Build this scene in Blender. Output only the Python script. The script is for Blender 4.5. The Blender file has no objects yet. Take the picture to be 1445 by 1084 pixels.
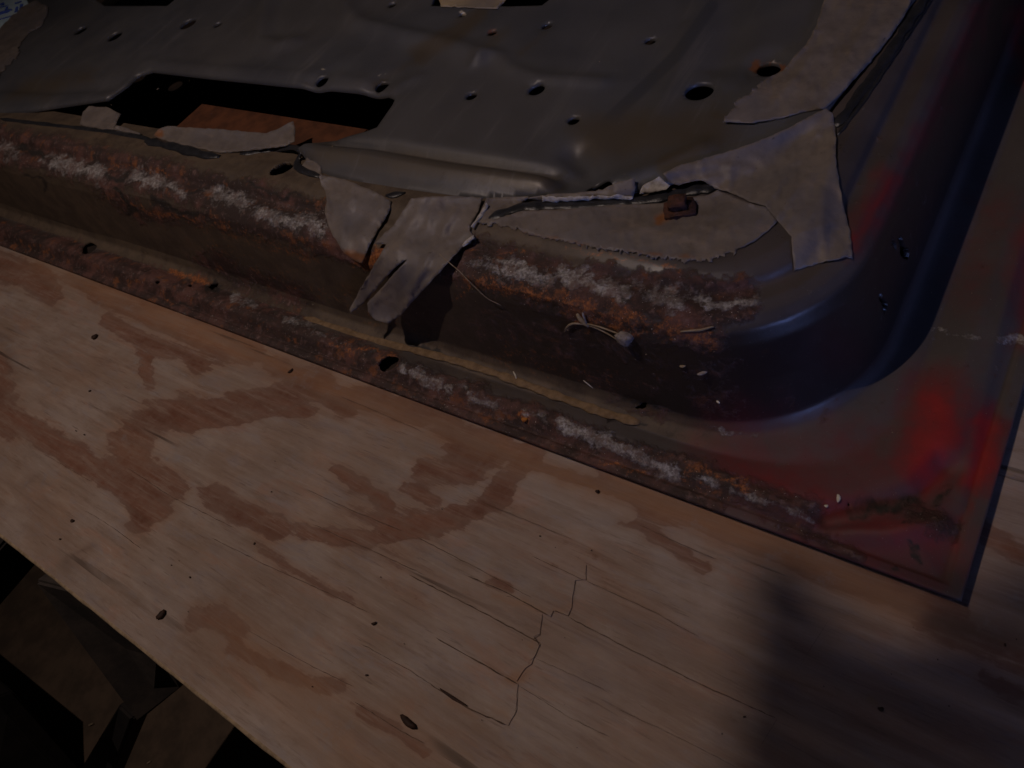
import bpy, bmesh, math, random
import numpy as np
from mathutils import Vector
from mathutils.bvhtree import BVHTree
from mathutils.geometry import delaunay_2d_cdt
random.seed(4); rng = np.random.default_rng(4)
sc = bpy.context.scene
col = sc.collection

# ------------------------------------------------------------------ camera
# world: origin at the door's bottom corner on the board, x along the hem, y across the door, z up (metres)
M = np.array([[0.81769833, -0.26987712, -0.50846414],
              [0.49933179, 0.77202826, 0.3932431],
              [-0.28642137, 0.57544653, -0.76604444]])       # columns: camera right, up, forward
CAM = np.array([-0.03042509, -0.20813067, 0.5])
FPX, CX, CY = 1040.0, 722.5, 542.0
cd = bpy.data.cameras.new("camera"); cam = bpy.data.objects.new("camera", cd); col.objects.link(cam)
from mathutils import Matrix
mw = Matrix.Identity(4)
for i in range(3):
    mw[i][0] = M[i][0]; mw[i][1] = M[i][1]; mw[i][2] = -M[i][2]; mw[i][3] = CAM[i]
cam.matrix_world = mw
cd.sensor_width = 36.0; cd.lens = FPX / 1445 * 36.0
cd.clip_start = 0.01; cd.clip_end = 60
cd.dof.use_dof = True; cd.dof.focus_distance = 0.62; cd.dof.aperture_fstop = 13.0
sc.camera = cam
sc.view_settings.view_transform = 'Standard'; sc.view_settings.look = 'None'
sc.view_settings.exposure = 0.0; sc.view_settings.gamma = 1.0

# ------------------------------------------------------------------ world and lamps
w = bpy.data.worlds.new("World"); sc.world = w; w.use_nodes = True
bg = w.node_tree.nodes["Background"]; bg.inputs[0].default_value = (0.62, 0.55, 0.50, 1); bg.inputs[1].default_value = 0.0065
LAMP = Vector((-0.86, -0.30, 1.75))
ld = bpy.data.lights.new("work_lamp_light", 'SPOT'); lo = bpy.data.objects.new("work_lamp_light", ld); col.objects.link(lo)
lo.location = LAMP; ld.energy = 31; ld.shadow_soft_size = 0.0055; ld.color = (1.0, 0.79, 0.69)
ld.spot_size = math.radians(97); ld.spot_blend = 1.0
lo.rotation_euler = (Vector((-0.45, -0.10, 0)) - LAMP).to_track_quat('-Z', 'Y').to_euler()
ad = bpy.data.lights.new("doorway_daylight", 'AREA'); ao = bpy.data.objects.new("doorway_daylight", ad); col.objects.link(ao)
ad.shape = 'RECTANGLE'; ad.size = 0.4; ad.size_y = 0.3; ad.energy = 0.21; ad.color = (0.26, 0.38, 1.0); ad.spread = math.radians(27)
ao.location = (1.55, -0.75, 0.50)
ao.rotation_euler = (Vector((-0.14, 0.27, 0.13)) - Vector(ao.location)).to_track_quat('-Z', 'Y').to_euler()

# ------------------------------------------------------------------ geometry helpers
def at(x, y, z):
    r = M @ np.array([x - CX, CY - y, FPX]); return CAM + r * (z - CAM[2]) / r[2]
def px_of(P):
    c = (np.asarray(P) - CAM) @ M
    d = np.maximum(c[:, 2], 1e-3)
    X = CX + FPX * c[:, 0] / d; Y = CY - FPX * c[:, 1] / d
    bad = c[:, 2] < 0.02; X = np.where(bad, -1e5, X); return np.stack([X, Y], 1)
def seg_dist(Q, pts):
    best = np.full(len(Q), 1e9)
    pts = [np.array(p, float) for p in pts]
    if len(pts) == 1: return np.hypot(*(Q - pts[0]).T)
    for a, b in zip(pts[:-1], pts[1:]):
        ab = b - a; t = np.clip(((Q - a) @ ab) / max(ab @ ab, 1e-12), 0, 1)
        d = Q - (a + t[:, None] * ab); best = np.minimum(best, np.sqrt((d * d).sum(1)))
    return best
def mask(Q, strokes):
    """strokes: (polyline in picture coordinates, half width, strength)"""
    v = np.zeros(len(Q))
    for pts, wd, s in strokes:
        v = np.maximum(v, s * np.clip(1 - seg_dist(Q, pts) / (2 * wd), 0, 1))
    return v
def warp(Q, amp=7.0, sx=1.0, sy=1.0, seed=50):
    """push mask outlines about so that stains and bare patches get natural edges"""
    a = np.stack([Q[:, 0] * sx, Q[:, 1] * sy], 1) / 100.0
    return Q + amp * np.stack([vnoise(a, 2.2, seed, 4), vnoise(a, 2.2, seed + 1, 4)], 1)
def vnoise(P, scale, seed=0, oct=3):
    r = np.random.default_rng(seed); out = np.zeros(len(P)); a = 1.0; tot = 0
    for o in range(oct):
        for k in range(6):
            d = r.normal(size=P.shape[1]); d /= np.linalg.norm(d)
            out += a * np.sin(P @ d * scale * 6.28 * (0.7 + 0.6 * r.random()) + r.random() * 6.28); tot += a
        scale *= 2.1; a *= 0.5
    return out / tot * 2.0
def mesh_obj(name, V, F, mat, parent=None, smooth=True, attrs=None, auto=None):
    me = bpy.data.meshes.new(name)
    V = np.asarray(V, float)
    me.from_pydata(V.tolist(), [], F if isinstance(F, list) else F.tolist())
    me.validate(); me.update()
    if smooth: me.polygons.foreach_set("use_smooth", [True] * len(me.polygons))
    if attrs:
        for k, a in attrs.items():
            t = me.attributes.new(k, 'FLOAT', 'POINT'); t.data.foreach_set("value", np.asarray(a, np.float32))
    me.materials.append(mat)
    o = bpy.data.objects.new(name, me); col.objects.link(o)
    if parent: o.parent = parent
    return o
def tag(o, label=None, cat=None, group=None, kind=None):
    if label: o["label"] = label
    if cat: o["category"] = cat
    if group: o["group"] = group
    if kind: o["kind"] = kind
    return o
def empty(name, loc=(0, 0, 0)):
    o = bpy.data.objects.new(name, None); o.empty_display_size = 0.05; col.objects.link(o); o.location = loc; return o
def set_parent(o, p):
    o.parent = p; o.matrix_parent_inverse = Matrix.Translation(-Vector(p.location))

# ------------------------------------------------------------------ material helpers
class NT:
    def __init__(s, name):
        s.m = bpy.data.materials.new(name); s.m.use_nodes = True; s.t = s.m.node_tree; s.n = s.t.nodes
        s.b = s.n["Principled BSDF"]; s.tc = s.n.new("ShaderNodeTexCoord").outputs["Object"]
    def link(s, a, b): s.t.links.new(a, b)
    def put(s, sock, v):
        if isinstance(v, bpy.types.NodeSocket): s.link(v, sock)
        elif isinstance(v, (tuple, list)) and len(v) == 3 and len(sock.default_value) == 4: sock.default_value = (*v, 1)
        else: sock.default_value = v
    def map(s, sc_=(1, 1, 1), rot=(0, 0, 0), loc=(0, 0, 0)):
        n = s.n.new("ShaderNodeMapping"); s.link(s.tc, n.inputs[0]); n.inputs[1].default_value = loc; n.inputs[2].default_value = rot; n.inputs[3].default_value = sc_
        return n.outputs[0]
    def noise(s, scale, detail=6, rough=.6, vec=None, dist=0):
        n = s.n.new("ShaderNodeTexNoise"); s.link(vec or s.tc, n.inputs["Vector"]); n.inputs["Scale"].default_value = scale
        n.inputs["Detail"].default_value = detail; n.inputs["Roughness"].default_value = rough; n.inputs["Distortion"].default_value = dist
        return n.outputs[0]
    def voro(s, scale, vec=None, feature='F1'):
        n = s.n.new("ShaderNodeTexVoronoi"); n.feature = feature; s.link(vec or s.tc, n.inputs["Vector"]); n.inputs["Scale"].default_value = scale
        return n.outputs[0]
    def math(s, op, a, b=0.0, c=0.0, clamp=False):
        n = s.n.new("ShaderNodeMath"); n.operation = op; n.use_clamp = clamp
        s.put(n.inputs[0], a); s.put(n.inputs[1], b); s.put(n.inputs[2], c); return n.outputs[0]
    def ramp(s, v, lo, hi, a=0.0, b=1.0):
        n = s.n.new("ShaderNodeMapRange"); n.interpolation_type = 'SMOOTHSTEP'; s.put(n.inputs[0], v)
        for i, q in ((1, lo), (2, hi), (3, a), (4, b)): n.inputs[i].default_value = q
        return n.outputs[0]
    def mix(s, f, a, b, mode='MIX'):
        n = s.n.new("ShaderNodeMix"); n.data_type = 'RGBA'; n.blend_type = mode
        s.put(n.inputs[0], f); s.put(n.inputs[6], a); s.put(n.inputs[7], b); return n.outputs[2]
    def attr(s, name):
        n = s.n.new("ShaderNodeAttribute"); n.attribute_name = name; return n.outputs["Fac"]
    def edge(s, a, noise, k, lo=.42, hi=.58):     # broken edge for a mask
        return s.ramp(s.math('ADD', a, s.math('MULTIPLY', s.math('SUBTRACT', noise, 0.5), k)), lo, hi)
    def bump(s, h, dist, strength=1.0, prev=None):
        n = s.n.new("ShaderNodeBump"); n.inputs["Strength"].default_value = strength; n.inputs["Distance"].default_value = dist
        s.put(n.inputs["Height"], h)
        if prev is not None: s.link(prev, n.inputs["Normal"])
        return n.outputs[0]
    def out(s, color=None, rough=None, normal=None, metal=None, spec=None):
        if color is not None: s.put(s.b.inputs["Base Color"], color)
        if rough is not None: s.put(s.b.inputs["Roughness"], rough)
        if metal is not None: s.put(s.b.inputs["Metallic"], metal)
        if spec is not None: s.put(s.b.inputs["Specular IOR Level"], spec)
        if normal is not None: s.link(normal, s.b.inputs["Normal"])
        return s.m

def mat_shell():
    s = NT("painted_rusted_steel")
    n1 = s.noise(38, 9, .72); n2 = s.noise(130, 8, .7); n3 = s.noise(9, 5, .6); n4 = s.noise(420, 4, .6)
    olive, rust, white, red, orange, dark = [s.attr(k) for k in ("olive", "rust", "white", "red", "orange", "dark")]
    base = s.mix(s.ramp(n3, .3, .7), (.060, .050, .050), (.095, .080, .080))
    oli = s.mix(s.ramp(n1, .35, .65), (.075, .052, .036), (.125, .09, .058))
    c = s.mix(s.edge(olive, n1, .6, .25, .75), base, oli)
    c = s.mix(s.math('MULTIPLY', s.attr("wall"), .90), c, (.022, .015, .013))  # shade of the steep wall put into its colour, deeper toward the corner
    c = s.mix(s.math('MULTIPLY', s.ramp(n2, .56, .72), .5), c, (.07, .035, .02))            # fine freckles
    redc = s.mix(s.ramp(n1, .35, .65), (.24, .010, .012), (.34, .014, .014))
    fred = s.edge(red, n1, .9, .0, .80)
    redc = s.mix(s.ramp(red, .42, .95, 1, 0), redc, (.15, .020, .024))
    c = s.mix(fred, c, redc)
    rc = s.mix(s.ramp(n1, .40, .64), (.034, .015, .012), (.145, .062, .050))
    rc = s.mix(s.ramp(n3, .40, .56, 1, 0), rc, (.035, .018, .015))
    rc = s.mix(s.ramp(n2, .52, .70), rc, (.17, .10, .09))
    rc = s.mix(s.ramp(s.noise(60, 6, .6, s.map(loc=(3, 1, 0))), .56, .68), rc, (.20, .07, .025))
    rc = s.mix(s.ramp(n4, .62, .7), rc, (.03, .018, .016))
    fr = s.edge(rust, s.math('ADD', s.math('MULTIPLY', n1, .6), s.math('MULTIPLY', n2, .4)), 1.9, .16, .50)
    c = s.mix(fr, c, rc)
    fo = s.edge(orange, s.math('ADD', s.math('MULTIPLY', s.noise(210, 8, .8), .75), s.math('MULTIPLY', n1, .25)), 2.8, .34, .80)
    c = s.mix(fo, c, s.mix(s.ramp(n4, .4, .6), (.22, .06, .014), (.38, .13, .035)))
    nw = s.math('ADD', s.math('MULTIPLY', s.noise(75, 10, .75, s.map(loc=(7, 2, 4))), .6), s.math('MULTIPLY', n2, .4))
    fw = s.edge(white, nw, 3.4, .30, .66)
    wc = s.mix(s.ramp(n4, .35, .65), (.26, .245, .245), (.50, .485, .49))
    wc = s.mix(s.ramp(n2, .46, .66), wc, (.17, .12, .105))
    c = s.mix(s.math('MULTIPLY', fw, s.math('MULTIPLY', s.ramp(s.noise(48, 8, .75, s.map(loc=(1, 8, 3))), .38, .60, .35, .95), s.ramp(n4, .3, .55, .6, 1.0))), c, wc)
    fd = s.edge(dark, n1, .8, .35, .65)
    c = s.mix(fd, c, (.02, .014, .012))
    c = s.mix(s.math('MULTIPLY', s.ramp(s.noise(26, 10, .8, s.map(loc=(9, 9, 2))), .52, .66), s.math('ADD', s.math('MULTIPLY', olive, .55, clamp=True), .12)), c, (.035, .018, .012))
    sp = s.math('GREATER_THAN', s.noise(900, 1, .5), .765)                                  # mica-like grains
    c = s.mix(s.math('MULTIPLY', sp, s.math('MAXIMUM', fr, .15)), c, (.75, .72, .68))
    rough = s.mix(fr, s.ramp(n1, .2, .8, .24, .44), (.85, .85, .85))
    rough = s.mix(s.math('MAXIMUM', fw, fred), rough, (.55, .55, .55))
    rough = s.mix(s.math('MAXIMUM', s.math('MULTIPLY', olive, 1.0, clamp=True), s.attr('low')), rough, (.72, .72, .72)); rough = s.mix(s.math('MULTIPLY', s.attr('wall'), .5), rough, (.5, .5, .5))
    h = s.math('ADD', s.math('MULTIPLY', n2, .7), s.math('MULTIPLY', n4, .3))
    hh = s.math('MULTIPLY', h, s.math('ADD', s.math('MULTIPLY', fr, 1.0), .05))
    hh = s.math('ADD', hh, s.math('MULTIPLY', fw, .25))
    b = s.bump(hh, .0022, .9)
    b = s.bump(n3, .003, .5, b)
    return s.out(c, rough, b, 0, .6)
def mat_panel():
    s = NT("grey_primed_steel")
    n1 = s.noise(14, 7, .65); n2 = s.noise(160, 6, .65); n3 = s.noise(3.5, 4, .5)
    c = s.mix(s.ramp(n1, .3, .7), (.080, .082, .096), (.108, .110, .125))
    c = s.mix(s.math('MULTIPLY', s.ramp(n3, .4, .62), .4), c, (.11, .098, .088))
    c = s.mix(s.edge(s.attr("shade_band"), n1, .25, .3, .6), c, (.07, .072, .085))  # painted shade along the diagonal step and the lower groove
    c = s.mix(s.edge(s.attr("brown"), n1, .9, .3, .7), c, (.095, .078, .062))
    c = s.mix(s.edge(s.attr("rust"), n2, 1.4, .4, .7), c, (.20, .085, .045))
    c = s.mix(s.math('MULTIPLY', s.ramp(s.noise(1, 6, .7, s.map((60, 5, 10), (0, 0, .7))), .55, .75), .45), c, (.19, .18, .19))
    c = s.mix(s.ramp(s.noise(45, 9, .8, s.map(loc=(4, 4, 0))), .60, .72), c, (.085, .06, .045))
    c = s.mix(s.ramp(n2, .66, .76), c, (.17, .15, .13))
    c = s.mix(s.edge(s.attr("hole_highlight"), n2, .8, .4, .6), c, (.5, .45, .38))  # highlights beside the holes, painted in a pale colour
    return s.out(c, s.ramp(n1, .2, .8, .34, .5), s.bump(n3, .006, .35, s.bump(n2, .0004, .5)), .15, .55)
def mat_ply():
    s = NT("weathered_plywood")
    st = s.map((3.2, 26, 8), (0, 0, math.radians(3)))
    st2 = s.map((6, 160, 20), (0, 0, math.radians(3)))
    st3 = s.map((2.0, 55, 8), (0, 0, math.radians(3.5)))
    g1 = s.noise(1, 8, .65, st, .8); g2 = s.noise(1, 6, .7, st2); n = s.noise(14, 7, .6); n5 = s.noise(70, 6, .7); g4 = s.noise(1, 9, .78, s.map((12, 110, 20), (0, 0, math.radians(3)), (3, 1, 0)), .4)
    g3 = s.noise(1, 3, .5, st3)
    lt = s.mix(s.ramp(n, .3, .7), (.35, .255, .205), (.42, .345, .305))
    lt = s.mix(s.ramp(g2, .3, .7), lt, s.mix(s.ramp(n, .4, .6), (.29, .215, .165), (.37, .305, .265)))
    lt = s.mix(s.math('MULTIPLY', s.ramp(s.noise(5, 4, .6), .45, .7), .45), lt, (.47, .31, .22))
    br = s.mix(s.ramp(g1, .3, .7), (.135, .048, .027), (.235, .098, .058))
    br = s.mix(s.math('MULTIPLY', s.ramp(g2, .45, .7), .4), br, (.36, .24, .19))
    va = s.noise(1, 7, .7, s.map((22, 60, 20), (0, 0, .05), (2, 7, 1)), .5); vb = s.noise(1, 7, .7, s.map((16, 45, 20), (0, 0, .05), (8, 3, 1)), .5)
    lt = s.mix(s.math('MULTIPLY', s.ramp(va, .50, .64), .5), lt, (.30, .27, .285)); lt = s.mix(s.math('MULTIPLY', s.ramp(vb, .52, .66), .5), lt, (.42, .24, .17))
    lt = s.mix(s.math('MULTIPLY', s.ramp(s.noise(1, 4, .6, s.map((40, 420, 20), (0, 0, .05), (1, 1, 1))), .62, .72), .35), lt, (.55, .49, .44))
    lt = s.mix(s.math('MULTIPLY', s.ramp(s.noise(1, 4, .6, s.map((26, 380, 20), (0, 0, .05), (5, 1, 1))), .60, .68), .5), lt, (.14, .095, .075))
    big = s.noise(3.2, 5, .6, s.map((.7, 1.6, 1), loc=(1.7, .4, 0)), .6)
    lt = s.mix(s.math('MULTIPLY', s.ramp(big, .46, .68), .5), lt, (.20, .14, .11)); lt = s.mix(s.math('MULTIPLY', s.ramp(big, .48, .34), .4), lt, (.52, .46, .42))
    nn = s.math('ADD', s.math('ADD', s.math('MULTIPLY', g1, .5), s.math('MULTIPLY', g2, .3)), s.math('MULTIPLY', n5, .2))
    a = s.math('MAXIMUM', s.attr("stain"), s.ramp(s.noise(1, 4, .5, s.map((2.2, 7, 3), loc=(2.3, .6, 0)), 1.2), .60, .74, 0, .36))
    v = s.math('ADD', a, s.math('MULTIPLY', s.math('SUBTRACT', nn, 0.5), 1.9))
    f = s.math('ADD', s.math('MULTIPLY', s.ramp(v, .30, .52), .62), s.math('MULTIPLY', s.ramp(v, .15, .85), .38)); halo = s.ramp(v, -.05, .35); rim = s.math('MULTIPLY', s.ramp(v, .30, .40), s.ramp(v, .42, .60, 1, 0))
    lt = s.mix(s.math('MULTIPLY', halo, .40), lt, (.33, .19, .125))
    c = s.mix(s.math('MULTIPLY', f, s.ramp(n5, .3, .7, .72, .98)), lt, br)
    c = s.mix(s.math('MULTIPLY', rim, .5), c, (.17, .085, .06))
    c = s.mix(s.math('MULTIPLY', s.ramp(g4, .50, .66), .42), c, (.16, .095, .065))
    c = s.mix(s.math('MULTIPLY', s.ramp(g4, .50, .36), .25), c, (.50, .42, .35))
    c = s.mix(s.math('MULTIPLY', s.edge(s.attr("warm"), n, .6, .15, .85), .7), c, s.mix(s.ramp(g1, .3, .7), (.30, .155, .08), (.42, .25, .15)))
    c = s.mix(s.math('MULTIPLY', s.ramp(s.noise(1, 7, .7, s.map((9, 70, 9), (0, 0, .06), (1, 3, 0))), .42, .62), .35), c, (.27, .20, .16))
    c = s.mix(s.edge(s.attr("soil_shade"), n, .5, .2, .9), c, (.13, .085, .065))
    crk = s.ramp(g3, .335, .365, 1, 0)
    crk = s.math('MULTIPLY', crk, s.ramp(s.noise(6, 3, .5, s.map((.6, 3, 1))), .5, .6))
    c = s.mix(s.math('MULTIPLY', crk, .75), c, (.06, .04, .03))
    c = s.mix(s.ramp(s.noise(260, 2, .5), .79, .82), c, (.10, .06, .045))
    c = s.mix(s.math('MULTIPLY', s.ramp(s.noise(22, 8, .7, s.map((1, 1, 1), loc=(5, 5, 0))), .58, .72), .35), c, (.30, .30, .32))
    h = s.math('SUBTRACT', s.math('ADD', s.math('MULTIPLY', g2, .6), s.math('MULTIPLY', n5, .3)), s.math('MULTIPLY', crk, 1.2))
    return s.out(c, .78, s.bump(s.math('SUBTRACT', h, s.math('MULTIPLY', f, .25)), .0012, .7), 0, .3)
def mat_tape(name="aged_masking_tape", a=(.215, .182, .165), b_=(.135, .112, .102)):
    s = NT(name); n = s.noise(45, 6, .6); n2 = s.noise(260, 4, .6); n0 = s.noise(11, 4, .5)
    c = s.mix(s.ramp(n, .3, .7), a, b_)
    c = s.mix(s.math('MULTIPLY', s.ramp(n0, .42, .66), .65), c, (.15, .14, .155))
    c = s.mix(s.math('MULTIPLY', s.ramp(s.noise(24, 8, .75, s.map((1, 2.5, 1), (0, 0, .5), (2, 2, 2))), .52, .70), .6), c, (.26, .20, .165))
    c = s.mix(s.edge(s.attr("rust"), n, 1.0, .35, .75), c, (.24, .10, .04))
    c = s.mix(s.ramp(n2, .64, .76), c, (.10, .08, .07))
    cre = s.noise(1, 3, .5, s.map((30, 260, 30), (0, 0, .5)))
    m = s.out(c, s.ramp(n, .2, .8, .5, .7), s.bump(s.math('ADD', s.math('MULTIPLY', n2, .4), s.math('MULTIPLY', cre, .5)), .0003, .5, s.bump(n, .002, .3)), 0, .4)
    s.b.inputs["Coat Weight"].default_value = .12; s.b.inputs["Coat Roughness"].default_value = .4
    return m
def mat_simple(name, c1, c2, scale=60, rough=.8, bump=.001, spec=.3, metal=0.0):
    s = NT(name); n = s.noise(scale, 7, .65)
    return s.out(s.mix(s.ramp(n, .35, .65), c1, c2), rough, s.bump(n, bump, .7), metal, spec)
M_SHELL = mat_shell(); M_PANEL = mat_panel(); M_PLY = mat_ply(); M_TAPE = mat_tape()
M_TAPE2 = mat_tape("yellowed_tape", (.42, .33, .21), (.34, .26, .16))
M_WHITE = mat_simple("torn_paper_white", (.50, .47, .45), (.32, .29, .27), 200, .6, .0004)
M_BUTYL = mat_simple("black_butyl_sealant", (.018, .019, .024), (.034, .034, .04), 120, .32, .0015, .6)
M_RUSTY = mat_simple("scaled_rust", (.04, .02, .016), (.11, .045, .03), 160, .85, .002)
M_INNER = mat_simple("lit_rusted_skin", (.07, .026, .013), (.14, .05, .022), 30, .8, .001)  # bright copy for the lit patch of the inner skin
M_DARKIN = mat_simple("shaded_inner_skin", (.02, .015, .013), (.04, .026, .02), 30, .85, .001)  # inner skin with the shade put into its colour
M_STRAW = mat_simple("dry_straw", (.34, .27, .19), (.24, .18, .12), 300, .7, .0003)
M_SEED = mat_simple("grey_seed_fluff", (.33, .29, .28), (.22, .19, .18), 500, .95, .001)
M_CHIP = mat_simple("dark_brown_husk", (.022, .011, .008), (.05, .024, .015), 200, .7, .0006)
M_PALE = mat_simple("pale_grain", (.7, .66, .58), (.6, .55, .46), 300, .7, .0003)
M_CRACK = mat_simple("open_crack", (.07, .045, .033), (.15, .10, .07), 200, .9, .0003)
M_FLOOR = mat_simple("dirt_floor", (.075, .055, .04), (.12, .085, .06), 18, .95, .004)
M_HORSE = mat_simple("dark_old_timber", (.035, .03, .028), (.06, .048, .042), 30, .8, .001)
M_SHADEWOOD = mat_simple('shade_black_timber', (.008, .007, .007), (.016, .013, .012), 30, .8, .001)  # black stands for shade on the floor slabs; the crossbeam shares it
M_LIP = mat_simple("raw_ply_edge", (.45, .34, .22), (.30, .22, .14), 150, .85, .001)

def box(bm, c, sx, sy, sz, rot=None):
    ms = bmesh.ops.create_cube(bm, size=1)['verts']
    for v in ms:
        v.co = Vector((v.co.x * sx, v.co.y * sy, v.co.z * sz))
        if rot is not None: v.co = rot @ v.co
        v.co += Vector(c)
def bm_obj(name, bm, mat, parent=None, smooth=False, bevel=0.0):
    if bevel: bmesh.ops.bevel(bm, geom=list(bm.edges), offset=bevel, segments=2, affect='EDGES')
    me = bpy.data.meshes.new(name); bm.to_mesh(me); bm.free(); me.materials.append(mat)
    if smooth: me.polygons.foreach_set("use_smooth", [True] * len(me.polygons))
    o = bpy.data.objects.new(name, me); col.objects.link(o)
    if parent: o.parent = parent
    return o
# ------------------------------------------------------------------ the hanging work lamp and the added slats shaped to shade the board's lower right
lampo = empty("work_lamp", LAMP + Vector((0, 0, .1))); tag(lampo, "hanging work lamp with added slats that shade the lower right of the board, above it and out of the picture", "work lamp")
ZF = 1.38
def flap(pix, z):  # projects a wanted shadow outline up to the added slats
    out = []
    for p in pix:
        g = Vector(at(p[0], p[1], 0)); t = (LAMP.z - z) / LAMP.z; out.append(LAMP + (g - LAMP) * t)
    return out
SHP = [(1062, 800), (1052, 900), (1035, 1000), (1000, 1230), (1500, 1700), (2700, 1300), (2500, 700), (1480, 790), (1420, 808), (1375, 880), (1300, 915), (1200, 885), (1150, 850), (1110, 810), (1095, 770)]
q_ = flap(SHP, ZF)
board_poly = [at(p[0], p[1], 0)[:2] for p in SHP]
ylo = min(p[1] for p in board_poly); yhi = max(p[1] for p in board_poly); yy = ylo; t_ = (LAMP.z - ZF) / LAMP.z
while yy < yhi:                                            # added light-blocking slats, a little apart, so some light leaks through
    def cross(y):
        c = []
        for (x1, y1), (x2, y2) in zip(board_poly, board_poly[1:] + board_poly[:1]):
            if (y1 > y) != (y2 > y): c.append(x1 + (x2 - x1) * (y - y1) / (y2 - y1))
        return sorted(c)
    y0_, y1_ = yy, yy + .0235; c0, c1 = cross(y0_ + .001), cross(y1_ - .001)
    for k in range(0, min(len(c0), len(c1)) - 1, 2):
        pts_ = [LAMP + (Vector((x, y, 0)) - LAMP) * t_ for x, y in ((c0[k], y0_), (c0[k + 1], y0_), (c1[k + 1], y1_), (c1[k], y1_))]
        bm = bmesh.new(); vv = [bm.verts.new(p) for p in pts_]; ex_ = bmesh.ops.extrude_face_region(bm, geom=[bm.faces.new(vv)])
        for g in ex_['geom']:
            if isinstance(g, bmesh.types.BMVert): g.co.z += .002
        bmesh.ops.recalc_face_normals(bm, faces=bm.faces); set_parent(bm_obj("blocker_slat", bm, M_HORSE), lampo)
    yy += .0285
q0 = q_[6]
def rod(name, a, b, r, mat, par):
    a = Vector(a); b = Vector(b); d = b - a; bm = bmesh.new(); bmesh.ops.create_cone(bm, cap_ends=True, segments=12, radius1=r, radius2=r, depth=d.length)
    bm.transform(Matrix.Translation((a + b) / 2) @ d.to_track_quat('Z', 'X').to_matrix().to_4x4()); o = bm_obj(name, bm, mat, None, smooth=True); set_parent(o, par)
rod("blocker_bracket", q0 + Vector((0, 0, .003)), LAMP + Vector((.10, .02, .09)), .005, M_HORSE, lampo)  # added to carry the light-blocking slats
rod("cord", LAMP + Vector((0, 0, .12)), LAMP + Vector((0, 0, .9)), .004, M_HORSE, lampo)
bm = bmesh.new(); bmesh.ops.create_cone(bm, cap_ends=False, segments=32, radius1=.12, radius2=.03, depth=.11); bm.transform(Matrix.Translation(LAMP + Vector((0, 0, .065)))); o = bm_obj("reflector", bm, M_HORSE, None, smooth=True); set_parent(o, lampo)

# ------------------------------------------------------------------ floor and sawhorse
FZ = -0.74
n = 60; xs = np.linspace(-3.5, 3, n); ys = np.linspace(-3, 3.5, n); X, Y = np.meshgrid(xs, ys)
P = np.stack([X.ravel(), Y.ravel(), np.zeros(n * n)], 1); P[:, 2] = FZ + .006 * vnoise(P[:, :2], .8, 2)
F = [(i * n + j, i * n + j + 1, (i + 1) * n + j + 1, (i + 1) * n + j) for i in range(n - 1) for j in range(n - 1)]
tag(mesh_obj("floor", P, F, M_FLOOR), kind="structure")

def slab(name, quad, thick, mat, parent, bevel=.003):
    """a plank given by the four corners of its front face, thickened backwards"""
    q = [Vector(p) for p in quad]; nrm = (q[1] - q[0]).cross(q[3] - q[0]).normalized()
    if nrm.dot(Vector(CAM) - q[0]) < 0: nrm = -nrm
    bm = bmesh.new(); a = [bm.verts.new(p) for p in q]; b = [bm.verts.new(p - nrm * thick) for p in q]
    bm.faces.new(a); bm.faces.new(b[::-1])
    for i in range(4): bm.faces.new((a[i], b[i], b[(i + 1) % 4], a[(i + 1) % 4]))
    bmesh.ops.recalc_face_normals(bm, faces=bm.faces)
    return bm_obj(name, bm, mat, parent, bevel=bevel)
horse = empty("sawhorse"); tag(horse, "dark old timber sawhorse under the front left edge of the plywood board", "sawhorse")
slab("wide_plank", [at(47, 820, -.03), at(192, 1022, -.20), at(257, 969, -.20), at(205, 860, -.03)], .022, M_HORSE, horse)
p0 = at(172, 1005, -.20); p1 = np.array([p0[0] - .06, p0[1] - .30, FZ])
def post(name, a, b, w_, mat, parent):
    a = Vector(a); b = Vector(b); d = (b - a); q = d.to_track_quat('Z', 'X').to_matrix()
    bm = bmesh.new(); box(bm, (a + b) / 2, w_[0], w_[1], d.length, q); return bm_obj(name, bm, mat, parent, bevel=.002)
slab("shadow_slab", [at(166, 996, -.24), at(186, 1016, -.24), at(140, 1140, -.74), at(80, 1140, -.74)], .025, M_SHADEWOOD, horse)  # black slab standing in for a shadow on the floor
slab("shadow_slab", [at(-150, 860, -.5), at(-10, 985, -.5), at(110, 1118, -.74), at(-60, 1240, -.74)], .03, M_SHADEWOOD, horse)  # black slab standing in for the board's shadow on the floor
box_bm = bmesh.new(); box(box_bm, at(-30, 790, -.07) + np.array([0, .02, 0]), .10, .30, .05); bm_obj("crossbeam", box_bm, M_SHADEWOOD, horse, bevel=.003)
# litter on the floor
bm = bmesh.new()
for i in range(90):
    x = random.uniform(-1.3, .0); y = random.uniform(-1.0, -.3); a = random.uniform(0, 3.14); L = random.uniform(.003, .016)
    box(bm, (x, y, FZ + .006), L, .0022, .0015, Matrix.Rotation(a, 3, 'Z'))
tag(bm_obj("floor_litter", bm, M_STRAW), "scattered pale wood slivers and grit on the dark floor below the board", "litter", kind="stuff")

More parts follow.
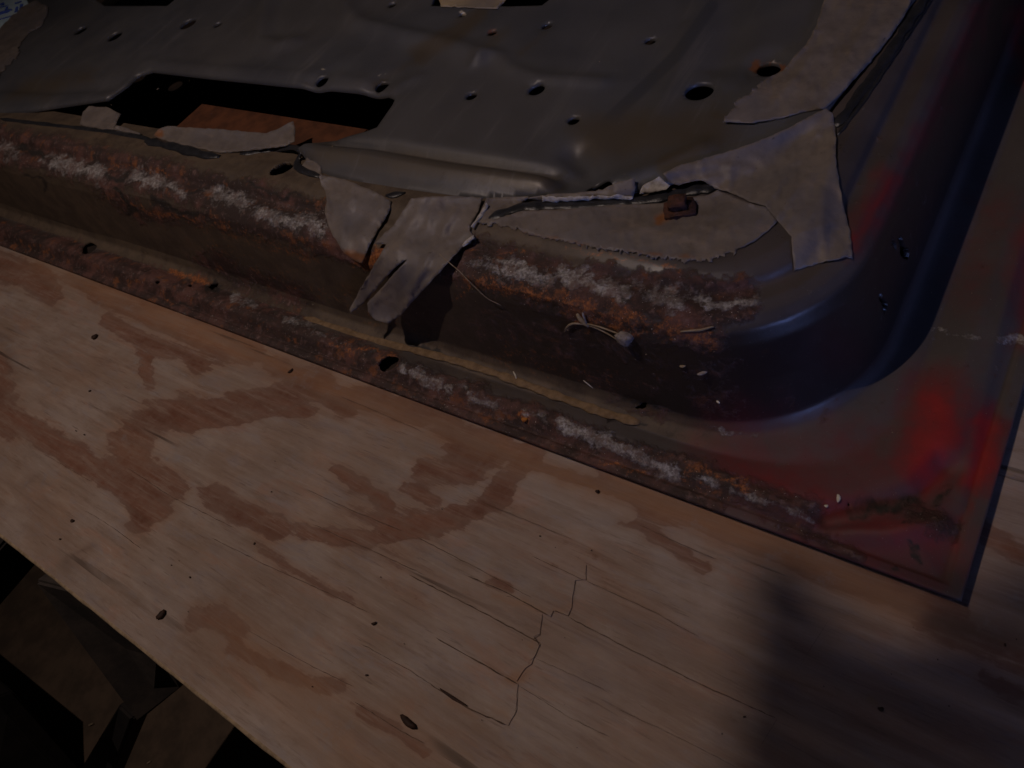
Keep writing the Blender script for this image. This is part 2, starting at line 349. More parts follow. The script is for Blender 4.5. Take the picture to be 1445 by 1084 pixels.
# ------------------------------------------------------------------ plywood board
board = empty("plywood_board", (-.3, .4, 0)); tag(board, "weathered brown and grey plywood sheet the door is lying on", "plywood board")
YF = -.2915
xs = np.concatenate([np.arange(-2.4, -1.3, .02), np.arange(-1.3, .35, .005), np.arange(.35, 1.1, .02)])
ys = np.concatenate([np.arange(YF + .003, .12, .005), np.arange(.12, .6, .01), np.arange(.6, 1.7, .04)])
nx, ny = len(xs), len(ys); X, Y = np.meshgrid(xs, ys)
P = np.stack([X.ravel(), Y.ravel(), np.zeros(nx * ny)], 1)
P[:, 2] = .0006 * vnoise(P[:, :2] * [1, 2.5], 3.0, 5) - .0002
Q = px_of(P)
ST = [([(-8, 515), (9, 575), (44, 606), (89, 637), (146, 668), (190, 699), (200, 735)], 11, 1), ([(-20, 560), (20, 600)], 14, .9), ([(265, 583), (213, 592), (180, 623), (190, 668), (239, 690)], 15, 1), ([(190, 640), (215, 700)], 13, .9),
      ([(275, 583), (363, 566), (443, 548), (487, 572)], 12, .95), ([(266, 601), (354, 592), (443, 579)], 5, .8), ([(133, 411), (186, 430), (230, 455), (283, 477), (310, 495), (356, 497)], 11, 1), ([(150, 400), (240, 440), (350, 480)], 8, .8),
      ([(155, 451), (190, 477), (266, 504), (283, 517)], 8, .95), ([(204, 505), (208, 539)], 6, .95), ([(-10, 375), (44, 389), (70, 408)], 13, .95), ([(381, 517), (443, 530), (487, 561), (540, 560)], 11, .85),
      ([(554, 575), (620, 583), (645, 612)], 12, .9), ([(301, 699), (330, 722), (365, 735), (390, 743)], 13, .9), ([(478, 668), (531, 699), (560, 735)], 7, .75), ([(558, 750), (628, 735), (694, 712), (717, 677), (733, 658), (750, 642)], 10, 1), ([(425, 752), (509, 760), (575, 750)], 8, .85),
      ([(643, 615), (709, 627), (663, 669), (601, 665)], 11, .95), ([(640, 640), (680, 645)], 12, .9), ([(578, 689), (616, 708)], 7, .75), ([(905, 690), (1056, 752), (1154, 795), (1350, 863)], 15, 1), ([(860, 668), (900, 700), (940, 730)], 11, .95), ([(892, 735), (997, 805)], 7, .7),
      ([(100, 395), (300, 475), (500, 565), (700, 640), (860, 690)], 7, .68), ([(275, 877), (310, 868), (337, 895)], 12, .8), ([(323, 913), (443, 966), (478, 968)], 10, .66), ([(690, 818), (712, 828)], 5, .85), ([(505, 1000), (560, 1030), (600, 1060)], 7, .7),
      ([(1380, 745), (1445, 785)], 9, .8), ([(1300, 880), (1445, 930)], 14, .5), ([(360, 760), (400, 800), (500, 850)], 8, .5), ([(240, 700), (225, 725)], 8, .8), ([(1390, 960), (1445, 990)], 12, .5), ([(700, 760), (780, 800)], 8, .35)]
SOIL_SHADE = [([(90, 800), (130, 770)], 12, .55), ([(30, 690), (60, 670)], 16, .45), ([(0, 470), (20, 540)], 14, .5), ([(1330, 880), (1445, 905)], 30, .7), ([(1080, 830), (1250, 890)], 16, .5),
        ([(1120, 950), (1400, 1050)], 60, .5)]  # the lower right strokes paint the cast shadow into the wood
WARM = [([(700, 842), (760, 858), (800, 862)], 7, .8), ([(735, 950), (722, 958)], 7, .95), ([(752, 915), (757, 905)], 4, .8), ([(700, 1000), (716, 1015)], 8, .5), ([(620, 985), (700, 1020)], 4, .8), ([(880, 680), (1100, 770), (1280, 850)], 30, .9), ([(60, 372), (500, 560), (880, 705)], 26, .72), ([(330, 900), (420, 980), (520, 1084)], 60, .6), ([(230, 740), (420, 860)], 40, .35), ([(560, 1000), (640, 1080)], 40, .5), ([(620, 620), (720, 640)], 40, .5), ([(200, 640), (160, 600)], 40, .35), ([(700, 900), (900, 960)], 60, .3)]
def stain(Q):
    g = np.stack([Q[:, 0] + .5 * Q[:, 1], Q[:, 1] - .5 * Q[:, 0]], 1) / 100.0                # along and across the grain
    k = 8 * vnoise(g * [.8, 3.2], 1.1, 61, 4) + 6 * vnoise(g * [1, 6], 3.0, 62, 3)
    Qs = warp(Q, 5) + k[:, None] * np.array([.89, .45])
    return mask(Qs, [(p_, w_ * 1.3, s_ * 1.0) for p_, w_, s_ in ST])
F = [(i * nx + j, i * nx + j + 1, (i + 1) * nx + j + 1, (i + 1) * nx + j) for i in range(ny - 1) for j in range(nx - 1)]
top = mesh_obj("face_veneer", P, F, M_PLY, attrs={"stain": stain(Q), "soil_shade": mask(warp(Q), SOIL_SHADE), "warm": mask(warp(Q), WARM)}); set_parent(top, board)
# rim: rounded splintery edge, then the sheet's thickness
V = []; prof = [(.003, -.0002), (.0012, -.0008), (.0002, -.0022), (0, -.004), (.0003, -.0075), (0, -.009), (.0006, -.0095), (.0003, -.0135), (.0002, -.018)]
xe = np.arange(-2.4, 1.1, .004)
for i, (dy, dz) in enumerate(prof):
    jit = .0007 * vnoise(np.stack([xe, np.full(len(xe), i * .3)], 1), 14, 8 + i) * (0 if i == 0 else 1)
    zt = P[:nx, 2]; z0 = np.interp(xe, xs, zt) if i == 0 else np.interp(xe, xs, zt) * .5
    V.append(np.stack([xe, YF + dy + jit, z0 + dz - (.0 if i else -.0002)], 1))
m_ = len(xe); V = np.concatenate(V); F = [(r * m_ + c, r * m_ + c + 1, (r + 1) * m_ + c + 1, (r + 1) * m_ + c) for r in range(len(prof) - 1) for c in range(m_ - 1)]
o = mesh_obj("sheet_edge", V, F, M_LIP); set_parent(o, board)
bm = bmesh.new(); box(bm, (-.65, (YF + 1.68) / 2 + .002, -.010), 3.49, 1.68 - YF - .006, .015); o = bm_obj("core_plies", bm, M_LIP); set_parent(o, board)

def grow_sheet(name, outline, z0, thick, ramp_at, ramp_len, parent, spacing=9, jag=.7):
    """torn top veneer: a thin sheet of the same wood, proud of the board at its broken end and running out to nothing"""
    pts = []
    for a, b in zip(outline, outline[1:] + outline[:1]):
        a = np.array(a, float); b = np.array(b, float); k = max(1, int(np.hypot(*(b - a)) / 7))
        for i in range(k):
            q = a + (b - a) * i / k + rng.normal(size=2) * (jag if i else 0); pts.append(q)
    o2 = np.array(pts); mn, mx = o2.min(0), o2.max(0)
    inner = [(x + rng.uniform(-2, 2), y + rng.uniform(-2, 2)) for x in np.arange(mn[0], mx[0], spacing) for y in np.arange(mn[1], mx[1], spacing)]
    allp = [Vector(p) for p in o2] + [Vector(p) for p in inner]
    vs, es, fs, *_ = delaunay_2d_cdt(allp, [], [list(range(len(o2)))], 1, 1e-3)
    fs = [list(f) for f in fs]
    def hh(x):
        return thick * min(1, max(0, (x - ramp_at) / ramp_len))
    topv = [at(v.x, v.y, .0001 + 0 * z0 * min(1, max(0, (v.x - ramp_at) / ramp_len)) - .0004 + hh(v.x) + .0005 * min(1, max(0, (v.x - ramp_at) / 10))) for v in vs]
    topv = np.array(topv); topv[:, 2] += .0006 * vnoise(topv[:, :2] * [1, 2.5], 3.0, 5)
    nv = len(vs); bot = topv.copy(); bot[:, 2] -= max(thick, .0005) + .0004
    cnt = {}
    for f in fs:
        for a, b in zip(f, f[1:] + f[:1]): cnt[(a, b)] = cnt.get((a, b), 0) + 1
    bd = [(a, b) for (a, b) in cnt if (b, a) not in cnt]
    F = [f[::-1] for f in fs] + [[a, b, b + nv, a + nv] for a, b in bd]
    VV = np.concatenate([topv, bot]); Q = px_of(VV)
    oo = mesh_obj(name, VV, F, M_PLY, smooth=False, attrs={"stain": stain(Q), "soil_shade": mask(warp(Q), SOIL_SHADE), "warm": mask(warp(Q), WARM)}); set_parent(oo, parent)
    return oo
grow_sheet("torn_veneer", [(590, 700), (700, 748), (827, 797), (827, 818), (812, 819), (807, 857), (802, 869), (781, 862), (777, 871), (763, 864), (700, 833), (590, 775)], .0002, .0006, 600, 120, board)
grow_sheet("torn_veneer", [(590, 777), (700, 835), (765, 867), (762, 896), (752, 902), (700, 873), (590, 812)], .0001, .0004, 610, 90, board)
grow_sheet("torn_veneer", [(590, 814), (700, 876), (753, 904), (762, 909), (750, 937), (742, 942), (729, 961), (690, 941), (600, 890)], .0001, .0007, 610, 80, board)
grow_sheet("torn_veneer", [(590, 887), (690, 944), (731, 966), (729, 1001), (717, 1024), (680, 1004), (600, 955)], .0001, .0005, 610, 70, board)

def ribbon(V, F, pts, wd, z):
    """thin sliver on the board following picture points"""
    b = len(V); n_ = len(pts)
    for i, p in enumerate(pts):
        q = at(p[0], p[1], 0); wd_i = wd * (.55 + .9 * random.random()); V.append([q[0], q[1] - wd_i * (1 if 0 < i < n_ - 1 else .15), z + .0006 * float(vnoise(np.array([[q[0], q[1] * 2.5]]), 3.0, 5)[0])])
        V.append([q[0], q[1] + wd_i * (1 if 0 < i < n_ - 1 else .15), V[-1][2]])
    for i in range(n_ - 1): F.append([b + 2 * i, b + 2 * i + 2, b + 2 * i + 3, b + 2 * i + 1])
V = []; F = []
CR = [(.22, [(588, 758), (682, 807), (752, 845)]), (.42, [(661, 814), (717, 838), (776, 870)]), (.40, [(578, 812), (665, 856), (762, 908)]), (.45, [(616, 901), (675, 934), (731, 966)]), (.5, [(616, 971), (665, 1002), (714, 1023)]),
      (.3, [(801, 871), (891, 918), (988, 966), (1095, 1014)]), (.14, [(755, 929), (853, 974)]), (.16, [(731, 967), (804, 1013), (860, 1040)]), (.2, [(508, 908), (578, 946), (619, 974)]), (.26, [(752, 786), (823, 819), (828, 803)]), (.14, [(679, 709), (808, 762)]),
      (.16, [(825, 819), (926, 866), (988, 901)]), (.18, [(440, 740), (520, 775), (600, 812)]), (.2, [(180, 660), (240, 700), (330, 745)]), (.16, [(120, 720), (160, 745), (200, 775)]), (.15, [(430, 690), (500, 722), (570, 750)]), (.15, [(900, 740), (960, 768), (1010, 790)]),
      (.18, [(300, 760), (380, 800), (470, 840), (520, 865)]), (.15, [(350, 890), (430, 935), (500, 970)]), (.15, [(480, 560), (540, 585), (600, 612)]), (.2, [(500, 990), (560, 1028), (600, 1050)]), (.13, [(870, 1000), (960, 1042), (1040, 1084)]), (.13, [(60, 640), (130, 680)]),
      (.2, [(811, 819), (812, 835), (808, 859), (801, 870), (785, 863), (776, 870)]), (.22, [(765, 868), (762, 896), (754, 899), (762, 912), (757, 926), (748, 933), (743, 950), (729, 964)]), (.2, [(731, 971), (728, 1006), (715, 1024)])]
for wd_, c in CR:
    pp = []
    for a, b in zip(c[:-1], c[1:]):
        k_ = max(3, int(math.hypot(b[0] - a[0], b[1] - a[1]) / 7))
        for i in range(k_): pp.append((a[0] + (b[0] - a[0]) * i / k_ + rng.normal() * .25, a[1] + (b[1] - a[1]) * i / k_ + rng.normal() * .35))
    pp.append(c[-1]); ribbon(V, F, pp, wd_ * .001 * .8, .0012)
pp = [(1172, 868), (1158, 892), (1143, 915), (1130, 940), (1108, 985), (1095, 1014), (1075, 1050), (1060, 1084)]
ribbon(V, F, [(a + rng.normal() * 1.2, b + rng.normal()) for a, b in pp], .0003, .0004)
o = mesh_obj("crack", V, F, M_CRACK, smooth=False); o["kind"] = "stuff"; set_parent(o, board)

# ------------------------------------------------------------------ car door: pressed shell
door = empty("car_door", (0, 0, 0)); tag(door, "rusted grey steel car door with red paint traces and peeling tape lying on plywood", "car door")
PR = [  # distance from front hem, from right hem, height, corner exponent
    (.0000, .0000, .0006, 14), (-.0004, -.0004, .0022, 14), (.0000, .0000, .0046, 14), (.0065, .0080, .0058, 10), (.0085, .0105, .0042, 9), (.012, .016, .0075, 7),
    (.019, .026, .0145, 5), (.027, .038, .0150, 4.2), (.036, .052, .0115, 3.2), (.042, .062, .0085, 2.8), (.0440, .066, .0100, 2.6), (.050, .077, .0112, 2.3), (.0535, .083, .0125, 2.2),
    (.0575, .089, .020, 2.1), (.0625, .097, .060, 2.0), (.0670, .104, .094, 2.0), (.0715, .1085, .1045, 2.0), (.079, .115, .1105, 2.0), (.088, .122, .1130, 2.0), (.0965, .130, .1120, 2.0),
    (.1015, .135, .1120, 2.0), (.1065, .139, .1175, 2.0), (.1125, .145, .1205, 2.0), (.120, .1515, .1220, 2.0), (.140, .163, .1208, 2.0), (.158, .180, .1160, 2.0), (.172, .195, .1130, 2.0)]
C0 = np.array([-.215, .18])
sA = np.concatenate([np.linspace(-1.75, -1.2, 110, endpoint=False), np.linspace(-1.2, -.215, 520, endpoint=False)])
nB = 110; sC = np.concatenate([np.linspace(.18, .55, 170), np.linspace(.555, 1.25, 90)])
lines = []
for k, (yf, xr, z, ex) in enumerate(PR):
    c = C0.copy()
    wgt = max(0, (k - 23)) / 3.0; c = c + wgt * np.array([-.14, .12])
    fa = (sA - sA[0]) / (C0[0] - sA[0]); A = np.stack([sA[0] + fa * (c[0] - sA[0]), np.full(len(sA), yf)], 1)
    th = np.linspace(0, math.pi / 2, nB, endpoint=False); rx = -xr - c[0]; ry = c[1] - yf
    cs, sn = np.sin(th), np.cos(th); e = 2.0 / ex
    e = 2.0 / min(ex, 4); B = np.stack([c[0] + rx * np.abs(cs) ** e, c[1] - ry * np.abs(sn) ** e], 1)
    u_ = th / (math.pi / 2); Rr = np.stack([c[0] + rx * np.minimum(1, 2 * u_), c[1] - ry * np.minimum(1, 2 - 2 * u_)], 1); wq = min(1, max(0, (ex - 2.2) / 6)); B = B * (1 - wq) + Rr * wq
    fc = (sC - .18) / (sC[-1] - .18); Cc = np.stack([np.full(len(sC), -xr), c[1] + fc * (sC[-1] - c[1])], 1)
    L = np.concatenate([A, B, Cc]); lines.append(np.concatenate([L, np.full((len(L), 1), z)], 1))
lines = np.array(lines)                                    # (K, N, 3)
pr = np.array([[p[0], p[2]] for p in PR]); d = np.r_[0, np.cumsum(np.hypot(*np.diff(pr, axis=0).T))]
nt = 210; tt = np.linspace(0, d[-1], nt); G = np.zeros((nt, lines.shape[1], 3))
for a in range(3):
    for q in range(1):
        idx = np.clip(np.searchsorted(d, tt, side='right') - 1, 0, len(d) - 2); fr_ = (tt - d[idx]) / (d[idx + 1] - d[idx])
        G[:, :, a] = lines[idx, :, a] * (1 - fr_[:, None]) + lines[idx + 1, :, a] * fr_[:, None]
ker = np.array([1, 2, 1]) / 4.0                            # soften the pressed folds
for it in range(2):
    Gs = G.copy(); Gs[1:-1] = ker[0] * G[:-2] + ker[1] * G[1:-1] + ker[2] * G[2:]
    wgt = np.clip((tt - .012) / .004, 0, 1)[:, None, None]; G = G * (1 - wgt) + Gs * wgt
nr, nc = G.shape[:2]; Pm = G.reshape(-1, 3).copy(); tv = np.repeat(tt, nc)
Q = px_of(Pm)
# waviness and local pressings
amp = np.clip((tv - .004) / .02, 0, 1)
Pm[:, 2] += .0007 * vnoise(Pm, 3.2, 11) * amp
side = (tv > d[13]) & (tv < d[16])
Pm[:, 1] += np.where(side & (Pm[:, 0] < -.2), .0016 * vnoise(Pm, 2.2, 12), 0) * amp
groove = np.exp(-(seg_dist(Pm[:, :2], [at(1165, 735, .01)[:2], at(1235, 722, .01)[:2], at(1300, 700, .01)[:2], at(1335, 660, .01)[:2]]) / .009) ** 2)
ridge = np.exp(-(seg_dist(Pm[:, :2], [at(1080, 708, .01)[:2], at(1165, 748, .01)[:2], at(1250, 758, .01)[:2], at(1330, 742, .01)[:2]]) / .006) ** 2)
low = tv < d[11]
Pm[:, 2] += np.where(low, -.0085 * groove + .0045 * ridge, 0)
foldr = np.exp(-(seg_dist(Pm[:, :2], [(-.030, .45), (-.026, .25), (-.014, .06)]) / .004) ** 2); Pm[:, 2] += np.where(low, .0012 * foldr, 0)
hemup = np.clip(1 - tv / d[6], 0, 1) * (.0015 + .0055 * np.exp(-(np.hypot(Pm[:, 0], Pm[:, 1]) / .22) ** 2)) * np.clip((Pm[:, 0] + .6) / .3 + .2, .15, 1); Pm[:, 2] += hemup
# ---- colour masks (old paint, rust, bare zinc, painted shade), laid where they sit on the door
WH = [([(0, 205), (15, 215)], 9, .8), ([(75, 228), (105, 235), (140, 245)], 9, .9), ([(188, 248), (225, 258)], 9, .95), ([(240, 262), (258, 275)], 6, .8), ([(303, 275), (345, 285)], 9, 1),
      ([(360, 300), (400, 308), (455, 318)], 9, .85), ([(425, 312), (455, 325)], 7, .9), ([(670, 368), (720, 385), (775, 395)], 9, .8), ([(690, 362), (740, 375)], 5, .75), ([(790, 388), (820, 393), (880, 412)], 9, .95), ([(850, 410), (880, 408)], 8, .9),
      ([(900, 400), (930, 425), (965, 435)], 8, .75), ([(1005, 432), (1035, 430), (1068, 425)], 6, .95), ([(940, 405), (1000, 420)], 7, .6), ([(1045, 425), (1065, 418)], 5, .7),
      ([(570, 520), (600, 535), (632, 550)], 7, .95), ([(650, 548), (675, 565), (705, 575)], 7, .75), ([(740, 580), (775, 597)], 5, .55), ([(795, 600), (830, 615), (880, 635), (945, 665)], 8, .98), ([(810, 605), (860, 622)], 6, .9),
      ([(960, 668), (1010, 685), (1060, 705), (1140, 735)], 5, .62), ([(330, 420), (360, 430)], 5, .7), ([(410, 450), (470, 478)], 6, .55), ([(1310, 463), (1345, 468), (1378, 478)], 3, .75), ([(1412, 483), (1440, 484)], 3.5, .95), ([(1405, 523), (1409, 522)], 4, .8),
      ([(530, 548), (575, 560)], 1.6, .6), ([(1000, 605), (1060, 612), (1130, 612)], 3, .45), ([(250, 440), (262, 446)], 4, .6)]
RD = [([(1040, 655), (1180, 720), (1310, 765)], 42, .74), ([(1100, 765), (1200, 800), (1320, 830)], 16, .62), ([(1320, 575), (1335, 600), (1300, 650)], 28, 1.2), ([(1345, 560), (1330, 570)], 14, .8), ([(1385, 600), (1392, 640), (1378, 680)], 17, 1.15), ([(1400, 600), (1380, 700)], 8, .8), ([(1205, 340), (1240, 285), (1262, 250)], 13, .74), ([(1262, 250), (1304, 190), (1385, 13)], 9, .55),
      ([(1080, 690), (1200, 780), (1300, 790)], 34, .62), ([(1120, 765), (1230, 805), (1310, 835)], 14, .62), ([(1300, 700), (1300, 760)], 22, .62), ([(1200, 640), (1280, 690)], 30, .62), ([(1160, 800), (1290, 840)], 8, .4), ([(1340, 740), (1345, 775)], 10, .75), ([(1060, 640), (1130, 665), (1230, 680)], 24, .58), ([(1150, 690), (1250, 650)], 22, .55),
      ([(1445, 330), (1445, 480)], 14, .7), ([(1440, 20), (1445, 110)], 10, .8), ([(1400, 300), (1360, 420)], 20, .38), ([(1355, 740), (1370, 690)], 7, .7), ([(1250, 800), (1330, 800)], 8, .6), ([(1275, 620), (1240, 660)], 18, .6)]
OR = [([(660, 395), (760, 415), (900, 455), (1000, 480)], 16, .55), ([(150, 280), (300, 320), (450, 365)], 12, .45), ([(300, 350), (600, 470)], 20, .32), ([(700, 500), (900, 540)], 24, .34), ([(820, 455), (920, 470)], 9, .6), ([(735, 588), (742, 592)], 6, .9), ([(200, 232), (140, 236)], 4, .5), ([(560, 640), (700, 630)], 2, .0), ([(770, 400), (765, 415)], 6, .6), ([(880, 440), (905, 450)], 8, .65), ([(980, 660), (1060, 690)], 9, .6), ([(900, 650), (1000, 690)], 6, .45),
      ([(245, 385), (285, 395)], 6, .8), ([(225, 410), (245, 425)], 5, .5), ([(510, 370), (550, 350)], 10, .95), ([(660, 350), (740, 360)], 4, .5), ([(800, 350), (960, 380)], 5, .48), ([(340, 285), (440, 300)], 4, .45),
      ([(470, 490), (560, 500)], 5, .6), ([(190, 290), (260, 310)], 7, .6), ([(850, 655), (920, 668)], 4, .5), ([(180, 237), (240, 245)], 4, .55), ([(640, 420), (690, 400)], 6, .4), ([(440, 275), (470, 285)], 5, .5)]
RU = [([(-400, 110), (0, 203), (250, 258), (460, 312)], 21, .92), ([(150, 270), (200, 300), (320, 310), (460, 350)], 12, .62), ([(300, 300), (470, 350), (540, 370)], 13, .8), ([(640, 360), (700, 380), (830, 410), (980, 430), (1040, 425)], 25, .95),
      ([(760, 420), (900, 460), (1000, 470)], 22, .58), ([(-400, 230), (0, 335), (200, 395), (400, 470), (560, 530), (700, 580), (900, 650), (1020, 690)], 19, 1.0), ([(-400, 240), (0, 345), (200, 410), (700, 608), (1000, 720)], 16, .9),
      ([(1000, 670), (1080, 700), (1150, 720)], 14, .6), ([(620, 350), (680, 350)], 12, .7), ([(1030, 690), (1200, 790)], 14, .45), ([(820, 390), (1000, 400)], 12, .6), ([(700, 450), (1000, 540)], 40, .30), ([(1290, 720), (1335, 750)], 16, .5),
      ([(300, 380), (420, 430)], 22, .75), ([(860, 570), (930, 585)], 10, .6)]
DK = [([(25, 208), (60, 222)], 7, .7), ([(150, 245), (180, 252)], 7, .65), ([(262, 268), (292, 276)], 6, .65), ([(350, 290), (365, 296)], 5, .5), ([(500, 600), (560, 560)], 1, .0), ([(720, 395), (760, 412)], 6, .5), ([(880, 420), (900, 428)], 6, .6), ([(965, 420), (985, 432)], 6, .55), ([(600, 430), (640, 500)], 12, .3), ([(295, 402), (305, 410)], 7, .85), ([(225, 420), (280, 440)], 7, .55), ([(1205, 720), (1300, 700)], 16, .62), ([(1270, 745), (1330, 700)], 10, .55), ([(1040, 450), (1200, 400), (1230, 480), (1180, 560)], 26, .28), ([(160, 265), (190, 300)], 6, .7),
      ([(215, 285), (270, 305)], 7, .7), ([(40, 245), (65, 265)], 6, .6), ([(1285, 770), (1300, 800)], 7, .7), ([(1264, 803), (1265, 804)], 5, .9), ([(580, 490), (625, 500)], 5, .9), ([(505, 490), (540, 497)], 5, .5), ([(855, 592), (905, 598)], 4, .8), ([(880, 560), (930, 575)], 9, .7),
      ([(360, 300), (440, 325)], 5, .3), ([(1000, 390), (1010, 400)], 6, .6), ([(960, 350), (1030, 352)], 5, .4), ([(60, 195), (150, 215)], 6, .5), ([(170, 225), (300, 250)], 5, .35), ([(350, 258), (420, 280)], 6, .6)]  # dark rust and dirt; also paints shade of tape tail, corner and groove
olive = np.clip((-.20 - Pm[:, 0]) / .12, 0, 1) * np.where(tv > d[9], 1, .5); olive = np.where((tv > d[9]) & (tv < d[13]), np.clip((-.14 - Pm[:, 0]) / .05, 0, 1) * 1.2, olive)
front = Pm[:, 0] < -.12
Qw = warp(Q, 6.5); Qr = warp(Q, 9, seed=70)
WH = [(p_, w_ * 1.3, s_ * .92) for p_, w_, s_ in WH]; RD = [(p_, w_ * 1.5, s_ * .80) for p_, w_, s_ in RD]
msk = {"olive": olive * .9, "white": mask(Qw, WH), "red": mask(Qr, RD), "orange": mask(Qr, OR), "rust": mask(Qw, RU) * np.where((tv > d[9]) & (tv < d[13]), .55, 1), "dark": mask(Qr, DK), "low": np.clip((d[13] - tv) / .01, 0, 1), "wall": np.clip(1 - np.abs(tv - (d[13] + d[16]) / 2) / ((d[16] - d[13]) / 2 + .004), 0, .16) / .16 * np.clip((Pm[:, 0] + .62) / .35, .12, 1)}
scal = vnoise(Pm, 28, 21, 2) * .0003 * np.clip(msk["rust"] * 1.6, 0, 1) * amp; Pm[:, 2] += scal; Pm[:, 1] += scal * .5
# ---- openings
F2 = np.array([(r * nc + c, r * nc + c + 1, (r + 1) * nc + c + 1, (r + 1) * nc + c) for r in range(nr - 1) for c in range(nc - 1)])
def cut_px(Pm, Q, F2, holes, rng_ok, drop, rim=.004):
    """remove faces inside picture-space ellipses, pull the ring of vertices onto the outline and turn a rim down"""
    newV = [Pm]; newF = []; keep = np.ones(len(F2), bool); base = len(Pm); fc = Q[F2].mean(1); ok = rng_ok[F2[:, 0]]
    rims = []
    for hi, (x, y, rx, ry, ang, jag) in enumerate(holes):
        ca, sa = math.cos(math.radians(-ang)), math.sin(math.radians(-ang))
        def nrm(q):
            dx, dy = q[..., 0] - x, q[..., 1] - y; u = dx * ca + dy * sa; v = -dx * sa + dy * ca
            th = np.arctan2(v / ry, u / rx); return np.hypot(u / rx, v / ry) / (1 + jag * (np.sin(3 * th + hi) * .5 + np.sin(5 * th + 2 * hi) * .35 + .25 * np.sin(9 * th)))
        ins = (nrm(fc) < 1) & ok & keep
        if not ins.any(): continue
        keep &= ~ins; vin = np.unique(F2[ins]); used = np.zeros(len(Pm), bool); near = keep & (nrm(fc) < 6) & ok; used[F2[near].ravel()] = True
        ring = vin[used[vin]]; g = nrm(Q[ring]); ctr = Pm[vin].mean(0)
        Pm[ring] = ctr + (Pm[ring] - ctr) / np.maximum(g, .25)[:, None]
        rims.append(set(ring.tolist()))
    kf = F2[keep]; E = {}
    allr = set().union(*rims) if rims else set()
    for f in kf[np.isin(kf, list(allr)).any(1)]:
        for a, b in zip(f, np.roll(f, -1)): E[(int(a), int(b))] = 1
    extra = {}; V2 = []
    for (a, b) in list(E):
        if (b, a) in E or a not in allr or b not in allr: continue
        for q in (a, b):
            if q not in extra: extra[q] = base + len(V2); V2.append(Pm[q] + np.array(drop) * rim)
        newF.append([b, a, extra[a], extra[b]])
    VV = np.concatenate([Pm, np.array(V2)]) if V2 else Pm
    return VV, kf.tolist() + newF, [k for k in sorted(extra, key=extra.get)]
flangeholes = [(125, 350, 11, 7.5, 25, .12), (548, 513, 15, 10, 28, .10), (301, 404, 7, 4, 20, .3), (222, 398, 3.5, 2.5, 0, .2), (905, 573, 9, 4, 20, .3), (268, 403, 3, 2, 0, .2), (1197, 708, 3, 2, 0, .2)]
VV, FF, src = cut_px(Pm, Q, F2, flangeholes, tv < d[14], (0, .1, -1), .0022)
nb = len(Pm)
tv2 = np.concatenate([tv, tv[src]])
wallh = [(1275, 352, 5, 17, 18, .35), (1247, 428, 4, 13, 20, .4), (1262, 345, 2.2, 8, 20, .3)]
msk = {k: np.concatenate([a, a[src]]) for k, a in msk.items()}
mpad = len(VV)
Q2 = px_of(VV)
VV, FF, src2 = cut_px(VV, Q2, np.array(FF), wallh, (tv2 > d[13]) & (VV[:, 0] > -.16) & (tv2 < d[17]), (-1, 0, 0), .004)
msk = {k: np.concatenate([a, a[src2]]) for k, a in msk.items()}
ledgeh = [(397, 238, 18, 7, 22, .08)]
tv3 = np.concatenate([tv2, tv2[src2]]); Q3 = px_of(VV)
VV, FF, src3 = cut_px(VV, Q3, np.array(FF), ledgeh, tv3 > d[22], (0, 0, -1), .004)
msk = {k: np.concatenate([a, a[src3]]) for k, a in msk.items()}
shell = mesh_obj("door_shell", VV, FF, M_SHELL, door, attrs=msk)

# ------------------------------------------------------------------ car door: inner panel
PZ = .1215
edge_px = [(-260, 120), (-60, 148), (0, 158), (45, 154), (150, 138), (178, 118), (193, 104), (212, 98), (300, 107), (545, 131), (557, 137), (553, 146), (531, 178), (515, 184), (440, 204), (425, 217), (440, 236), (470, 249), (560, 267), (640, 276), (720, 279), (800, 277), (870, 271), (940, 256),
           (1020, 225), (1100, 192), (1160, 168), (1180, 140), (1232, 80), (1290, 4), (1300, -12)]
bw = [at(x, y, PZ)[:2] for x, y in edge_px]; bw = [(-1.75, bw[0][1])] + [tuple(b) for b in bw] + [(-.148, .7), (-.15, 1.2), (-1.75, 1.2)]
h2 = [at(x, y, PZ)[:2] for x, y in [(95, -45), (135, 0), (148, 9), (236, 9), (262, -12), (300, -45)]]
h3 = [at(x, y, PZ)[:2] for x, y in [(608, 8), (718, 10), (725, 10), (765, 9), (782, -4), (860, -60), (640, -70)]]
pan_holes = [(1085, 96, 17, 7.5), (987, 132, 20, 11.5), (757, 126, 11, 5.5), (665, 135, 7.5, 4.5), (809, 169, 8.5, 5), (772, 37, 7, 4.5), (695, 46, 6, 4), (918, 58, 8, 4.5), (453, 111, 8, 4.5), (538, 119, 9, 5.5), (265, 33, 8, 5),
             (162, 51, 7, 4.5), (307, 34, 4.5, 3.5), (114, 43, 6, 4), (845, 267, 19, 4.5), (553, 5, 5, 3.5), (653, 20, 4.5, 2.6)]
def circ(x, y, hw):
    c = at(x, y, PZ)[:2]; a = at(x - hw, y, PZ)[:2]; b = at(x + hw, y, PZ)[:2]; r = np.hypot(*(b - a)) / 2
    n_ = max(12, int(r * 1200 * 2)); n_ = min(n_, 40); return [(c[0] + r * math.cos(k * 2 * math.pi / n_), c[1] + r * math.sin(k * 2 * math.pi / n_)) for k in range(n_)], c, r
loops = [bw, list(map(tuple, h2)), list(map(tuple, h3))]; circs = []
for (x, y, hw, _) in pan_holes:
    lp, c, r = circ(x, y, hw); loops.append(lp); circs.append((c, r))
def resample(lp, step):
    out = []
    for a, b in zip(lp, lp[1:] + lp[:1]):
        a = np.array(a); b = np.array(b); k = max(1, int(np.hypot(*(b - a)) / step)); out += [tuple(a + (b - a) * i / k) for i in range(k)]
    return out
for i in range(3): loops[i] = resample(loops[i], .006)
